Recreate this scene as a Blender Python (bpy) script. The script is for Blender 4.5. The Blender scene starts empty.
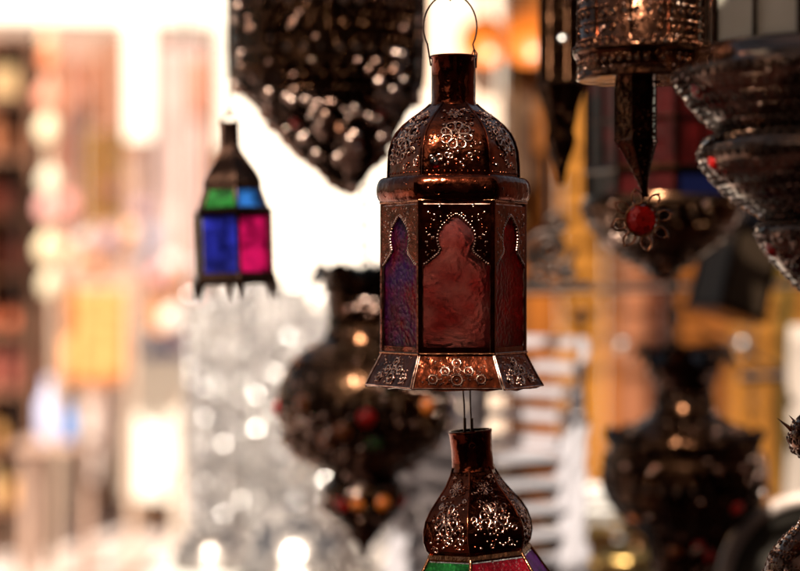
import bpy, bmesh, math, random
from mathutils import Vector, Matrix
R = math.radians
random.seed(7)
scn = bpy.context.scene
col = scn.collection

# ---------------------------------------------------------------- camera
CAM_Z = 1.60
F = 800 * 85 / 36.0            # pixels per metre at one metre
cam_d = bpy.data.cameras.new('camera')
cam_d.lens = 85; cam_d.sensor_width = 36; cam_d.sensor_fit = 'HORIZONTAL'
cam_d.clip_start = 0.05; cam_d.clip_end = 500
cam_d.dof.use_dof = True
cam_d.dof.focus_distance = 1.84
cam_d.dof.aperture_fstop = 2.3
cam = bpy.data.objects.new('camera', cam_d)
cam.location = (0, 0, CAM_Z); cam.rotation_euler = (R(90), 0, 0)
col.objects.link(cam); scn.camera = cam

# ---------------------------------------------------------------- light
SUN_EL, SUN_AZ = 42, -14       # height; direction it comes from, seen from above: 0 = from behind the camera, negative = from its left
w = bpy.data.worlds.new('World'); scn.world = w; w.use_nodes = True
nt = w.node_tree; nt.nodes.clear()
sky = nt.nodes.new('ShaderNodeTexSky'); sky.sky_type = 'NISHITA'; sky.sun_disc = False
sky.sun_elevation = R(SUN_EL); sky.sun_rotation = R(180 - SUN_AZ)
sky.air_density = 1.0; sky.dust_density = 3.0; sky.ozone_density = 1.0
bg = nt.nodes.new('ShaderNodeBackground'); bg.inputs[1].default_value = 0.08
wo = nt.nodes.new('ShaderNodeOutputWorld')
wm_ = nt.nodes.new('ShaderNodeMix'); wm_.data_type = 'RGBA'; wm_.blend_type = 'MULTIPLY'; wm_.inputs[0].default_value = 1.0
wm_.inputs[7].default_value = (1.0, 0.82, 0.62, 1)      # warm white balance
nt.links.new(sky.outputs[0], wm_.inputs[6]); nt.links.new(wm_.outputs[2], bg.inputs[0]); nt.links.new(bg.outputs[0], wo.inputs[0])
sd = bpy.data.lights.new('sun', 'SUN'); sd.energy = 5.0; sd.angle = R(0.55); sd.color = (1.0, 0.90, 0.76)
so = bpy.data.objects.new('sun', sd); col.objects.link(so)
so.rotation_euler = (R(90 - SUN_EL), 0, R(SUN_AZ)); so.location = (-2, -8, 10)
scn.view_settings.view_transform = 'Standard'; scn.view_settings.look = 'None'
scn.view_settings.exposure = 1.1; scn.view_settings.gamma = 1.0
scn.view_settings.use_curve_mapping = False
cy = scn.cycles
cy.use_adaptive_sampling = False; cy.use_denoising = True
cy.sample_clamp_indirect = 12; cy.sample_clamp_direct = 60
cy.caustics_reflective = False; cy.caustics_refractive = False
cy.max_bounces = 10; cy.transmission_bounces = 8; cy.transparent_max_bounces = 12; cy.blur_glossy = 0.3

# ---------------------------------------------------------------- helpers
def P(px, py, Y):
    return Vector(((px - 400) * Y / F, Y, CAM_Z + (285.5 - py) * Y / F))

class MB:
    def __init__(s): s.v = []; s.f = []; s.sm = []; s.mi = []; s.cur = 0
    def add(s, vs, fs, smooth=False):
        b = len(s.v); s.v += [tuple(p) for p in vs]
        for f in fs: s.f.append(tuple(i + b for i in f)); s.sm.append(smooth); s.mi.append(s.cur)
    def box(s, c, d, rz=0, rx=0, ry=0, bev=0):
        M = Matrix.Translation(Vector(c)) @ Matrix.Rotation(rz, 4, 'Z') @ Matrix.Rotation(ry, 4, 'Y') @ Matrix.Rotation(rx, 4, 'X')
        x, y, z = d[0]/2, d[1]/2, d[2]/2
        vs = [M @ Vector((a*x, b*y, e*z)) for a in (-1, 1) for b in (-1, 1) for e in (-1, 1)]
        s.add(vs, [(0,1,3,2),(4,6,7,5),(0,4,5,1),(2,3,7,6),(0,2,6,4),(1,5,7,3)])
    def tube(s, pts, r, n=8, closed=False, taper=None):
        pts = [Vector(p) for p in pts]; rings = []; m = len(pts); up = None
        for i, p in enumerate(pts):
            a = pts[i-1] if (i > 0 or closed) else p
            b = pts[(i+1) % m] if (i < m-1 or closed) else p
            t = (b - a).normalized()
            if up is None: up = t.orthogonal().normalized()
            up = (up - t * up.dot(t))
            if up.length < 1e-6: up = t.orthogonal()
            up.normalize(); sd_ = t.cross(up)
            rr = r if taper is None else r * taper(i / (m-1))
            rings.append([p + (up*math.cos(2*math.pi*k/n) + sd_*math.sin(2*math.pi*k/n)) * rr for k in range(n)])
        vs = [q for rg in rings for q in rg]; fs = []
        for i in range(m if closed else m-1):
            j = (i+1) % m
            for k in range(n): fs.append((i*n+k, i*n+(k+1)%n, j*n+(k+1)%n, j*n+k))
        s.add(vs, fs, True)
        if not closed:
            s.add(rings[0], [tuple(range(n))[::-1]]); s.add(rings[-1], [tuple(range(n))])
    def lathe(s, prof, n=32, rot=0, smooth=True, cap0=False, cap1=False, mod=None, sub=1, off=None):
        """prof = list of (z, r); n corners; sub splits each side so flat sides can carry shape"""
        m = n * sub; vs = []
        for i, (z, r) in enumerate(prof):
            ox = off(i) if off else 0
            for j in range(m):
                k, q = divmod(j, sub); q = q / sub
                a0 = rot + 2*math.pi*k/n; a1 = rot + 2*math.pi*(k+1)/n
                x = r*((1-q)*math.sin(a0) + q*math.sin(a1)); y = -r*((1-q)*math.cos(a0) + q*math.cos(a1))
                dz = 0; sc = 1
                if mod: sc, dz = mod(i, j / m)
                vs.append((x*sc + ox, y*sc, z + dz))
        fs = []
        for i in range(len(prof)-1):
            for j in range(m):
                fs.append((i*m+j, i*m+(j+1)%m, (i+1)*m+(j+1)%m, (i+1)*m+j))
        s.add(vs, fs, smooth)
        if cap0: s.add(vs[:m], [tuple(range(m))])
        if cap1: s.add(vs[-m:], [tuple(range(m))[::-1]])
    def bead(s, p, nrm, r, squash=0.7, n=8, smooth=True):
        p = Vector(p); nrm = Vector(nrm).normalized(); u = nrm.orthogonal().normalized(); w_ = nrm.cross(u)
        rows = [(0.0, 1.0), (0.5, 0.86), (0.86, 0.5)]
        vs = []; fs = []
        for h, q in rows:
            for k in range(n):
                a = 2*math.pi*k/n; vs.append(p + (u*math.cos(a) + w_*math.sin(a))*r*q + nrm*h*r*squash)
        vs.append(p + nrm*r*squash)
        for i in range(2):
            for k in range(n): fs.append((i*n+k, i*n+(k+1)%n, (i+1)*n+(k+1)%n, (i+1)*n+k))
        for k in range(n): fs.append((2*n+k, 2*n+(k+1)%n, 3*n))
        s.add(vs, fs, smooth)
    def ring(s, p, nrm, Rr, r, n=14, q=6, el=1.0, spin=0):
        p = Vector(p); nrm = Vector(nrm).normalized(); u = nrm.orthogonal().normalized(); w_ = nrm.cross(u)
        pts = [p + (u*math.cos(2*math.pi*k/n + spin)*Rr + w_*math.sin(2*math.pi*k/n + spin)*Rr*el) for k in range(n)]
        s.tube(pts, r, q, closed=True)
    def slab(s, quad, th):
        a, b, c, d = [Vector(q) for q in quad]
        nn = (b-a).cross(d-a).normalized() * th
        vs = [a, b, c, d, a+nn, b+nn, c+nn, d+nn]
        s.add(vs, [(0,3,2,1),(4,5,6,7),(0,1,5,4),(1,2,6,5),(2,3,7,6),(3,0,4,7)])
    def sphere(s, c, rx, ry=None, rz=None, n=16, m=10):
        ry = ry or rx; rz = rz or rx; c = Vector(c); vs = []; fs = []
        for i in range(1, m):
            t = math.pi*i/m
            for k in range(n):
                a = 2*math.pi*k/n
                vs.append(c + Vector((rx*math.sin(t)*math.cos(a), ry*math.sin(t)*math.sin(a), rz*math.cos(t))))
        vs += [c + Vector((0,0,rz)), c - Vector((0,0,rz))]
        for i in range(m-2):
            for k in range(n): fs.append((i*n+k, (i+1)*n+k, (i+1)*n+(k+1)%n, i*n+(k+1)%n))
        T = (m-1)*n
        for k in range(n):
            fs.append((T, k, (k+1)%n)); fs.append((T+1, (m-2)*n+(k+1)%n, (m-2)*n+k))
        s.add(vs, fs, True)
    def build(s, name, m, parent=None, loc=None, rot=None):
        me = bpy.data.meshes.new(name); me.from_pydata(s.v, [], s.f); me.update()
        me.polygons.foreach_set('use_smooth', s.sm)
        if isinstance(m, list): m = m[0]
        for mm_ in ([m, WORN_GLINT, HOLE, GLINT] if max(s.mi) > 0 else [m]): me.materials.append(mm_)
        me.polygons.foreach_set('material_index', s.mi)
        bm = bmesh.new(); bm.from_mesh(me); bmesh.ops.recalc_face_normals(bm, faces=bm.faces); bm.to_mesh(me); bm.free()
        o = bpy.data.objects.new(name, me); col.objects.link(o)
        if parent: o.parent = parent
        if loc is not None: o.location = loc
        if rot is not None: o.rotation_euler = rot
        return o

def tag(o, label=None, cat=None, group=None, kind=None):
    if label: o['label'] = label
    if cat: o['category'] = cat
    if group: o['group'] = group
    if kind: o['kind'] = kind
    return o
def empty(name, loc, label, cat, group=None, rot=None):
    o = bpy.data.objects.new(name, None); col.objects.link(o); o.location = loc
    o.empty_display_size = 0.05
    if rot: o.rotation_euler = rot
    return tag(o, label, cat, group)
def copy_tree(o, parent=None):
    c = o.copy(); col.objects.link(c); c.parent = parent
    for ch in list(o.children): copy_tree(ch, c)
    return c

# ---------------------------------------------------------------- materials
def mat(name, c, rough=0.6, metal=0.0, var=0.0, vscale=8.0, c2=None, bump=0.0, bscale=60.0, trans=0.0, coat=0.0,
        stretch=(1,1,1), spec=0.5, ior=1.45, rvar=0.0, bump2=0.0, b2scale=300.0, sss=0.0):
    m = bpy.data.materials.new(name); m.use_nodes = True; t = m.node_tree; b = t.nodes['Principled BSDF']
    b.inputs['Base Color'].default_value = (*c, 1); b.inputs['Roughness'].default_value = rough
    b.inputs['Metallic'].default_value = metal; b.inputs['Transmission Weight'].default_value = trans
    b.inputs['Coat Weight'].default_value = coat; b.inputs['IOR'].default_value = ior
    b.inputs['Specular IOR Level'].default_value = spec
    tc = t.nodes.new('ShaderNodeTexCoord'); mp = t.nodes.new('ShaderNodeMapping')
    mp.inputs['Scale'].default_value = stretch; t.links.new(tc.outputs['Object'], mp.inputs[0])
    def noise(scale, detail=5):
        n = t.nodes.new('ShaderNodeTexNoise'); n.inputs['Scale'].default_value = scale; n.inputs['Detail'].default_value = detail
        t.links.new(mp.outputs[0], n.inputs['Vector']); return n
    if var or c2:
        n = noise(vscale); rp = t.nodes.new('ShaderNodeValToRGB')
        rp.color_ramp.elements[0].position = 0.35; rp.color_ramp.elements[1].position = 0.65
        k = c2 if c2 else tuple(x*(1-var) for x in c)
        rp.color_ramp.elements[0].color = (*k, 1); rp.color_ramp.elements[1].color = (*c, 1)
        t.links.new(n.outputs['Fac'], rp.inputs[0]); t.links.new(rp.outputs[0], b.inputs['Base Color'])
    if rvar:
        n = noise(vscale*2.3); mr = t.nodes.new('ShaderNodeMapRange')
        mr.inputs['To Min'].default_value = max(0.03, rough-rvar); mr.inputs['To Max'].default_value = rough+rvar
        mr.inputs['From Min'].default_value = 0.3; mr.inputs['From Max'].default_value = 0.7
        t.links.new(n.outputs['Fac'], mr.inputs['Value']); t.links.new(mr.outputs[0], b.inputs['Roughness'])
    last = None
    if bump:
        n = noise(bscale, 3); bp = t.nodes.new('ShaderNodeBump'); bp.inputs['Strength'].default_value = 1
        bp.inputs['Distance'].default_value = bump; t.links.new(n.outputs['Fac'], bp.inputs['Height']); last = bp
    if bump2:
        n = t.nodes.new('ShaderNodeTexVoronoi'); n.inputs['Scale'].default_value = b2scale
        t.links.new(mp.outputs[0], n.inputs['Vector'])
        bp = t.nodes.new('ShaderNodeBump'); bp.inputs['Distance'].default_value = bump2
        t.links.new(n.outputs['Distance'], bp.inputs['Height'])
        if last: t.links.new(last.outputs[0], bp.inputs['Normal'])
        last = bp
    if last: t.links.new(last.outputs[0], b.inputs['Normal'])
    return m

COPPER = mat('dark_copper', (0.19,0.040,0.018), 0.14, 1.0, var=0.6, vscale=45, bump=0.0016, bscale=60, rvar=0.07)
COPPER_ORN = mat('embossed_copper', (0.20,0.045,0.020), 0.13, 1.0, var=0.6, vscale=60, bump=0.0007, bscale=150, rvar=0.06)
COPPER_EDGE = mat('soldered_edge', (0.38,0.15,0.07), 0.2, 1.0, var=0.4, vscale=90, bump=0.0012, bscale=150)
BRASS_DK = mat('old_pierced_brass', (0.11,0.055,0.03), 0.18, 1.0, var=0.7, vscale=35, bump=0.0022, bscale=32, rvar=0.07)
BRASS_BLK = mat('blackened_brass', (0.045,0.02,0.01), 0.18, 1.0, var=0.6, vscale=30, bump=0.0022, bscale=32)
GLINT = mat('glint_ball_metal', (0.80,0.60,0.52), 0.22, 1.0, c2=(0.16,0.07,0.04), vscale=26)  # pale ball metal standing in for glints and light through pierced holes
WORN_GLINT = mat('worn_glint_copper', (0.78,0.50,0.40), 0.18, 1.0, c2=(0.16,0.06,0.035), vscale=120)  # high points worn bright, with glints put into the pale colour
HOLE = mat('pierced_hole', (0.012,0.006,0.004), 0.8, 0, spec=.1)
IRON = mat('dark_iron', (0.06,0.045,0.04), 0.45, 1.0)
WIRE = mat('steel_wire', (0.10,0.06,0.045), 0.35, 1.0)
SILVER = mat('polished_silver', (0.75,0.74,0.74), 0.24, 1.0, var=0.25, vscale=20, bump=0.002, bscale=60, bump2=0.002, b2scale=80)
PEWTER = mat('brushed_pewter', (0.42,0.38,0.36), 0.3, 1.0, var=0.3, vscale=14, bump=0.002, bscale=40)
GILT = mat('warm_brass', (0.62,0.40,0.14), 0.32, 1.0, var=0.4, vscale=25, bump=0.002, bscale=50)
def glass(name, c, c2=None, rough=0.35):
    return mat(name, c, rough, 0, c2=c2 or tuple(x*0.25 for x in c), vscale=40, bump=0.002, bscale=120, trans=1.0, ior=1.14, bump2=0.0012, b2scale=230)
G_RED = glass('dark_red_glass', (0.34,0.02,0.02), (0.16,0.012,0.012), 0.3)
G_REDB = glass('red_violet_glass', (0.30,0.008,0.012), (0.07,0.015,0.26), 0.3)
G_MAUVE = mat('dusty_mauve_glass', (0.27,0.105,0.10), 0.24, 0, c2=(0.19,0.022,0.022), vscale=34, trans=0.85, ior=1.3, bump=0.0022, bscale=42, bump2=0.0006, b2scale=200)
G_SCAR = glass('scarlet_glass', (0.95,0.02,0.06))
G_GREEN = glass('green_glass', (0.05,0.55,0.10))
G_BLUE = glass('blue_glass', (0.025,0.04,0.65))
G_BLUE2 = glass('sky_blue_glass', (0.03,0.22,0.9))
G_MAG = glass('magenta_glass', (0.72,0.01,0.2))
G_PURP = glass('purple_glass', (0.30,0.03,0.55))
G_OLIVE = glass('olive_glass', (0.35,0.30,0.03))
G_CLEAR = glass('clear_ribbed_glass', (0.93,0.93,0.9), (0.85,0.85,0.85), 0.2)
MILK = mat('frosted_white_glass', (0.66,0.59,0.48), 0.35, 0, var=0.25, vscale=12, bump=0.001, bscale=60)
def gem(name, c): return mat(name, c, 0.12, 0, trans=0.25, coat=0.6, bump=0.001, bscale=90)
GEM_R, GEM_O, GEM_G, GEM_B = gem('ruby_gem', (0.60,0.010,0.007)), gem('amber_gem', (0.30,0.07,0.006)), gem('green_gem', (0.02,0.09,0.012)), gem('blue_gem', (0.012,0.018,0.14))

PLASTER = mat('sunlit_plaster', (0.80,0.76,0.70), 0.9, var=0.12, vscale=1.5, bump=0.01, bscale=9)
PINKPL = mat('pink_plaster', (0.30,0.19,0.15), 0.9, var=0.2, vscale=1.2, bump=0.01, bscale=9)
GROUND_M = mat('paving', (0.42,0.34,0.31), 0.85, var=0.15, vscale=1.0)
DARKWOOD = mat('dark_wood', (0.10,0.05,0.03), 0.6, var=0.4, vscale=6, bump=0.003, bscale=30, stretch=(1,1,0.1))
CHAIRPL = mat('grey_white_plastic', (0.40,0.38,0.41), 0.35, bump=0.0004, bscale=20)
WHITEPL = mat('white_plastic', (0.78,0.78,0.80), 0.35, bump=0.0004, bscale=20)
CANVAS = mat('canvas_awning', (0.80,0.77,0.70), 0.9, var=0.1, vscale=3)

# ---------------------------------------------------------------- lantern helpers
def pr(pts, y0, s): return [((y0 - y) * s, r * s) for y, r in pts]
def on_facet(prof, n, rot, k, t, u):
    """point and outward normal on flat side k, t along the profile 0..1, u across -1..1"""
    L = [0]
    for a, b in zip(prof, prof[1:]): L.append(L[-1] + math.hypot(b[0]-a[0], b[1]-a[1]))
    d = t * L[-1]; i = 0
    while i < len(prof)-2 and L[i+1] < d: i += 1
    q = (d - L[i]) / max(1e-9, L[i+1]-L[i]); z = prof[i][0]*(1-q) + prof[i+1][0]*q; r = prof[i][1]*(1-q) + prof[i+1][1]*q
    a0 = rot + 2*math.pi*k/n; a1 = rot + 2*math.pi*(k+1)/n
    e0 = Vector((math.sin(a0), -math.cos(a0), 0)) * r; e1 = Vector((math.sin(a1), -math.cos(a1), 0)) * r
    p = e0 * (0.5 - u/2) + e1 * (0.5 + u/2) + Vector((0, 0, z))
    am = (a0+a1)/2; out = Vector((math.sin(am), -math.cos(am), 0))
    dz = prof[i+1][0]-prof[i][0]; dr = (prof[i+1][1]-prof[i][1]) * math.cos(math.pi/n)
    nrm = out * (-dz) + Vector((0, 0, 1)) * dr
    if nrm.dot(out) < 0: nrm = -nrm
    return p, nrm.normalized()
def on_round(prof, t, a): 
    p, nrm = on_facet(prof, 400, a, 0, t, 0); return p, nrm
def flower(mb, fp, t, u, wt, wu, s=1.0, petals=7):
    """an embossed rosette on a side: fp(t,u) gives point + normal; wt, wu = size of one step in t and u"""
    jr = random.Random(int((t+u)*1e4) + petals)
    def put(dt, du, Rr, r, bead=False):
        dt += jr.gauss(0,.09); du += jr.gauss(0,.09); Rr *= jr.uniform(.72, 1.2)
        if jr.random() < .06: return
        p, nn = fp(t + dt*wt, u + du*wu)
        if bead: mb.bead(p, nn, Rr, 0.8)
        else: mb.ring(p, nn, Rr, r)
    mb.cur = 1
    put(0, 0, 0.0030*s, 0.0009*s); put(0, 0, 0.0013*s, 0, True)
    for k in range(petals):
        a = 2*math.pi*k/petals + 0.3
        loop = []; fat = jr.uniform(.30, .46); ln = jr.uniform(.50, .68)
        for q in range(11):
            b_ = 2*math.pi*q/11; rr = 0.98 + ln*math.cos(b_); ww = fat*math.sin(b_)*(1.0+.45*math.cos(b_))
            p, nn = fp(t + wt*(rr*math.sin(a) + ww*math.cos(a)), u + wu*(rr*math.cos(a) - ww*math.sin(a))); loop.append(p + nn*.0004)
        mb.tube(loop, 0.00085*s, 5, closed=True)
        put(math.sin(a)*1.02, math.cos(a)*1.02, 0.0012*s, 0, True)
        a += math.pi/petals
        put(math.sin(a)*1.75, math.cos(a)*1.75, 0.0014*s, 0, True)
        put(math.sin(a)*0.5, math.cos(a)*0.5, 0.0011*s, 0, True)
    mb.cur = 0
def edge_tube(mb, prof, n, rot, r, lift=0.0):
    for k in range(n):
        a = rot + 2*math.pi*k/n
        mb.tube([Vector((math.sin(a)*(q+lift), -math.cos(a)*(q+lift), z)) for z, q in prof], r, 6)

# =================================================================== SETTING
g = MB(); g.box((0, 60, -0.1), (400, 400, 0.2)); gm = mat('packed_ground', (0.36,0.28,0.25), 0.9, var=0.15, vscale=0.6)
tag(g.build('ground', gm), kind='structure')
pv = MB()
for i in range(-34, 20):
    for j in range(0, 72):
        x = i*0.30 - 1.0 + random.uniform(-.004,.004); y = 4.2 + j*0.30
        pv.box((x, y, 0.0105 + random.uniform(0,.003)), (0.27, 0.27, 0.021))
pm = mat('stone_slabs', (0.70,0.60,0.56), 0.75, c2=(0.54,0.42,0.38), vscale=1.7)
tag(pv.build('pavement', pm), kind='structure')

# =================================================================== LANTERNS
S1 = 1.89 / F
HEX0 = R(-30)
# ---------- the sharp lantern in the middle
def main_lantern():
    y0, Y, s = 387, 1.89, 1.89/F
    rt = HEX0 + R(1.0)
    root = empty('hanging_lantern', P(453.5, y0, Y), 'large six-sided dark copper lantern in sharp focus with dark red glass and flared skirt', 'lantern', 'copper and glass lanterns')
    # neck
    m = MB(); m.lathe(pr([(56,21.5),(56,23.2),(58.5,23.2),(59,22),(80,22),(101,22),(106,23)], y0, s), 40, 0)
    m.lathe(pr([(57,21),(104,21)], y0, s), 40, 0)
    m.box(((0.8)*s, -22.3*s, (y0-80)*s), (3.2*s, 1.6*s, 46*s))      # the soldered seam
    m.build('neck', COPPER, root)
    # dome
    dp = pr([(104,23),(108,27.5),(113,34),(119,42.5),(126,50.5),(134,57.5),(142,61.5),(152,64.3),(165,65.5),(179,66)], y0, s)
    m = MB(); m.lathe(dp, 6, rt, smooth=True, sub=8, mod=lambda i, j: (1 + .022*math.sin(math.pi*((j*6) % 1)), 0))
    edge_tube(m, dp, 6, rt, 1.0*s)
    for k in range(6):
        fp = lambda t, u, k=k: on_facet(dp, 6, rt, k, min(max(t,0),1), u)
        fp0 = fp; fp = lambda t, u, fp0=fp0: (fp0(t, u)[0] + fp0(t, u)[1]*(.0014*math.cos(u*1.5)), fp0(t, u)[1])
        flower(m, fp, 0.56, 0.0, 0.105, 0.33, 1.3, 8)
        flower(m, fp, 0.25, 0.0, 0.05, 0.22, 0.8, 5)
        rnd = random.Random(k)
        for q in range(80):
            t = rnd.uniform(0.16, 0.90); u = rnd.uniform(-0.80, 0.80)
            p, nn = fp(t, u); m.cur = 1 if rnd.random() < .6 else 0
            if rnd.random() < 0.3: m.ring(p, nn, rnd.uniform(.0016,.0030), .0009, 10, 5)
            else: m.bead(p, nn, rnd.uniform(.0009,.0021), 0.9, 7)
        m.cur = 0
        for q in range(11):
            for tt, uu in ((0.95, -0.85+0.17*q),): 
                p, nn = fp(tt, uu); m.bead(p, nn, .0012, .8, 7)
    m.build('dome', COPPER_ORN, root)
    gm_ = MB(); p, nn = on_facet(dp, 6, rt, 0, 0.86, -0.62); gm_.bead(p, nn, 0.006, .35, 12); gm_.build('red_patch', G_SCAR, root)
    # rolled collar
    m = MB(); ring = []
    for a in range(0, 13):
        t = math.pi*a/12; ring.append((191 - 13.6*math.cos(t), 64 + 13.2*math.sin(t)**0.55 if 0 < a < 12 else 64))
    m.lathe(pr(ring, y0, s), 6, rt, smooth=True, sub=10, mod=lambda i, j: (1 + 0.05*math.sin(math.pi*((j*6) % 1)), 0))
    cp = pr([(184,76.4),(199,76.4)], y0, s)
    for k in range(6):
        for q in range(7):
            p, nn = on_facet(cp, 6, rt, k, 0.5 + 0.25*math.sin(q*2.1), -0.72 + 0.24*q)
            p = p*1.0 + nn*0.001
            m.ring(p + nn*.001, nn, .0032, .0008, 12, 5) if q in (1, 3, 5) else m.bead(p, nn, .0022, .8)
    m.build('collar', COPPER, root)
    # body frame: corner posts, rails
    bp = pr([(203,71.5),(351,71.5)], y0, s)
    m = MB()
    for k in range(6):
        a = rt + 2*math.pi*k/6
        for sg in (-1, 1):
            kk = k if sg > 0 else (k-1) % 6
            u0, u1 = (-1, -0.925) if sg > 0 else (0.925, 1)
            q = [on_facet(bp, 6, rt, kk, t, u)[0] for t, u in ((0,u0),(1,u0),(1,u1),(0,u1))]
            m.slab(q, 0.0018)
            m.slab(q[::-1], 0.0004)
            ub = -0.915 if sg > 0 else 0.915
            m.cur = 1; m.tube([on_facet(bp, 6, rt, kk, t/24, ub + 0.010*math.sin(t*2.3+k))[0]*1.006 for t in range(25)], 0.0009, 6); m.cur = 0
        pts = [Vector((math.sin(a), -math.cos(a), 0))*(71.5*s) + Vector((0,0,(y0-y)*s)) for y in range(203, 352, 4)]
        m.tube(pts, 0.0019, 8)
    m.cur = 1; m.lathe(pr([(201.5,66),(202.5,70.4),(209,73),(210.5,71)], y0, s), 6, rt, smooth=False); m.cur = 0  # ledge in pale copper, its white glare put into the colour
    for ya, yb, r in ((345.5, 351.5, 72.0),):
        m.lathe(pr([(ya, r-1.2),(ya, r),(yb, r),(yb, r-1.2)], y0, s), 6, rt, smooth=False)
    m.build('body_frame', COPPER, root)
    for yy in (203, 352):
        m = MB()
        pts = [Vector((math.sin(rt+math.pi*k/3), -math.cos(rt+math.pi*k/3), 0))*(73*s) + Vector((0,0,(y0-yy)*s)) for k in range(6)]
        for k in range(6):
            m.tube([pts[k].lerp(pts[(k+1) % 6], q/8) for q in range(9)], 0.0016, 6)
        m.build('bead_edge', COPPER_EDGE, root)
    # glass panes and the arched plates above them
    G_TEA = glass('tea_glass', (0.62,0.48,0.44), (0.34,0.20,0.19), 0.25)
    cols = [G_MAUVE, G_RED, G_RED, G_TEA, G_TEA, G_REDB]
    for k in range(6):
        m = MB(); q = [on_facet(pr([(209,70.2),(346,70.2)], y0, s), 6, rt, k, t, u)[0] for t, u in ((0,-.95),(1,-.95),(1,.95),(0,.95))]
        m.slab(q, -0.0022); m.build('glass_pane', cols[k], root)
        m = MB(); pl = pr([(207,72.0),(266,72.0)], y0, s); fp = lambda t, u: on_facet(pl, 6, rt, k, t, u)
        m.cur = 0
        # half outline of the keyhole arch: (t, u)
        arch = [(0.16,0.0),(0.20,0.12),(0.27,0.24),(0.34,0.36),(0.44,0.46),(0.56,0.50),(0.66,0.47),(0.74,0.42),(0.80,0.46),(0.85,0.56),(0.90,0.66),(0.96,0.78),(1.0,0.90)]
        for sg in (-1, 1):
            for (t0, u0), (t1, u1) in zip(arch, arch[1:]):
                nsub = 3
                for e in range(nsub):
                    ta, ua = t0+(t1-t0)*e/nsub, u0+(u1-u0)*e/nsub; tb, ub = t0+(t1-t0)*(e+1)/nsub, u0+(u1-u0)*(e+1)/nsub
                    A = fp(ta, sg*ua)[0]; B = fp(tb, sg*ub)[0]; C_ = fp(tb, sg*0.93)[0]; D = fp(ta, sg*0.93)[0]
                    m.slab((A, D, C_, B) if sg > 0 else (A, B, C_, D), -0.0012)
            tA = arch[0][0]
            A, B, C_, D = fp(0,0)[0], fp(tA,0)[0], fp(tA,sg*.93)[0], fp(0,sg*.93)[0]
            m.slab((A, D, C_, B) if sg > 0 else (A, B, C_, D), -0.0012)
            m.cur = 1
            for (t0, u0), (t1, u1) in zip(arch, arch[1:]):
                for e in (0, 0.5):
                    p, nn = fp(t0+(t1-t0)*e, sg*(u0+(u1-u0)*e + 0.02)); m.bead(p, nn, .0019, 1.0, 10)
            rnd = random.Random(k*2+sg)
            for q in range(80):
                t = rnd.uniform(0.04, 0.86); u = rnd.uniform(0.0, 0.84)
                au = 0.55 if t > 0.35 else (0.1 + 1.4*max(0, t-0.13))
                if u < au: continue
                p, nn = fp(t, sg*u)
                m.cur = rnd.choice((0,1,1))
                if rnd.random() < .4: m.ring(p, nn, rnd.uniform(.0020,.0030), .0009, 10, 5)
                m.bead(p, nn, rnd.uniform(.0011,.0021), .9, 7)
            m.cur = 0
        m.build('arch_plate', COPPER_ORN, root)
    # flared skirt: six separate petals
    for k in range(6):
        m = MB(); wob = [0, .6, -.4, .3, 0, -.8][k]
        sk = pr([(350,71),(353,72.5),(362,77),(374,83.5),(385.5+wob,88.5 + (2.0 if k == 1 else 0))], y0, s)
        N = 4
        for i in range(N):
            for e in range(6):
                u0, u1 = -0.985+1.97*e/6, -0.985+1.97*(e+1)/6
                quad = []
                for j, u in ((i,u0),(i,u1),(i+1,u1),(i+1,u0)):
                    z, r = sk[j]; sag = 0
                    if j == N: sag = -0.0012*(1-u*u) + 0.0008*math.sin(7*u+k)
                    a0 = rt+math.pi*k/3; a1 = a0+math.pi/3
                    p = Vector((math.sin(a0),-math.cos(a0),0))*r*(0.5-u/2) + Vector((math.sin(a1),-math.cos(a1),0))*r*(0.5+u/2)
                    quad.append(p + Vector((0,0,z+sag)))
                m.slab(quad[::-1], -0.0010)
        fp = lambda t, u: on_facet(sk, 6, rt, k, min(max(t,0.02),.98), u)
        m.cur = 1
        for (t, u, sc) in ((0.30,0,1.0),(0.52,-.28,1.0),(0.52,.28,1.0),(0.76,0,1.25),(0.74,-.55,1.05),(0.74,.55,1.05),(0.5,0,.8)):
            p, nn = fp(t, u); m.ring(p, nn, .0042*sc, .0011*sc, 14, 6); m.bead(p, nn, .0018*sc, .9)
            for q in range(6):
                a = q*math.pi/3; p2, n2 = fp(t + 0.135*sc*math.sin(a), u + 0.135*sc*math.cos(a)); m.bead(p2, n2, .0011, .9, 6)
        for q in range(40):
            p2, n2 = fp(random.uniform(.12,.9), random.uniform(-.85,.85)); m.bead(p2, n2, random.uniform(.0007,.0014), .9, 6)
        m.tube([fp(0.985, -0.98+0.14*q)[0] for q in range(15)], 0.0010, 6)
        m.tube([fp(t/8, -.97)[0] for t in range(9)], 0.0011, 6); m.tube([fp(t/8, .97)[0] for t in range(9)], 0.0011, 6)
        m.build('skirt_petal', COPPER_ORN, root)
    # wire bail and the wire up to the rail
    m = MB(); cx = -3.2*s
    pts = []
    for q in range(25):
        a = -0.35*math.pi/2 + (math.pi*(1+0.35))*q/24
        pts.append(Vector((cx + 26.5*s*math.cos(a), 0, (y0-27)*s + 33*s*math.sin(a))))
    pts = [Vector((22.6*s, 0, (y0-68)*s))] + [Vector((22.8*s, -.5*s, (y0-60)*s))] + pts + [Vector((-22.6*s, 0, (y0-66)*s))]
    m.tube(pts, 0.00085, 6)
    m.tube([Vector((22.6*s,-1*s,(y0-64)*s)), Vector((23.5*s,-2*s,(y0-54)*s)), Vector((20.5*s,-2*s,(y0-48)*s)), Vector((18.5*s,-2*s,(y0-55)*s))], 0.0008, 6)
    m.build('bail_handle', WIRE, root)
    m = MB(); top = Vector((cx, 0, (y0+6)*s))
    m.ring(top, (1,0,0), .006, .0011); m.tube([top, top + Vector((0.003,0,0.25)), Vector((cx, 0, 2.40 - P(0,y0,Y).z))], 0.0011, 6)
    m.build('hanging_wire', WIRE, root)
    return root
main_lantern()

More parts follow.
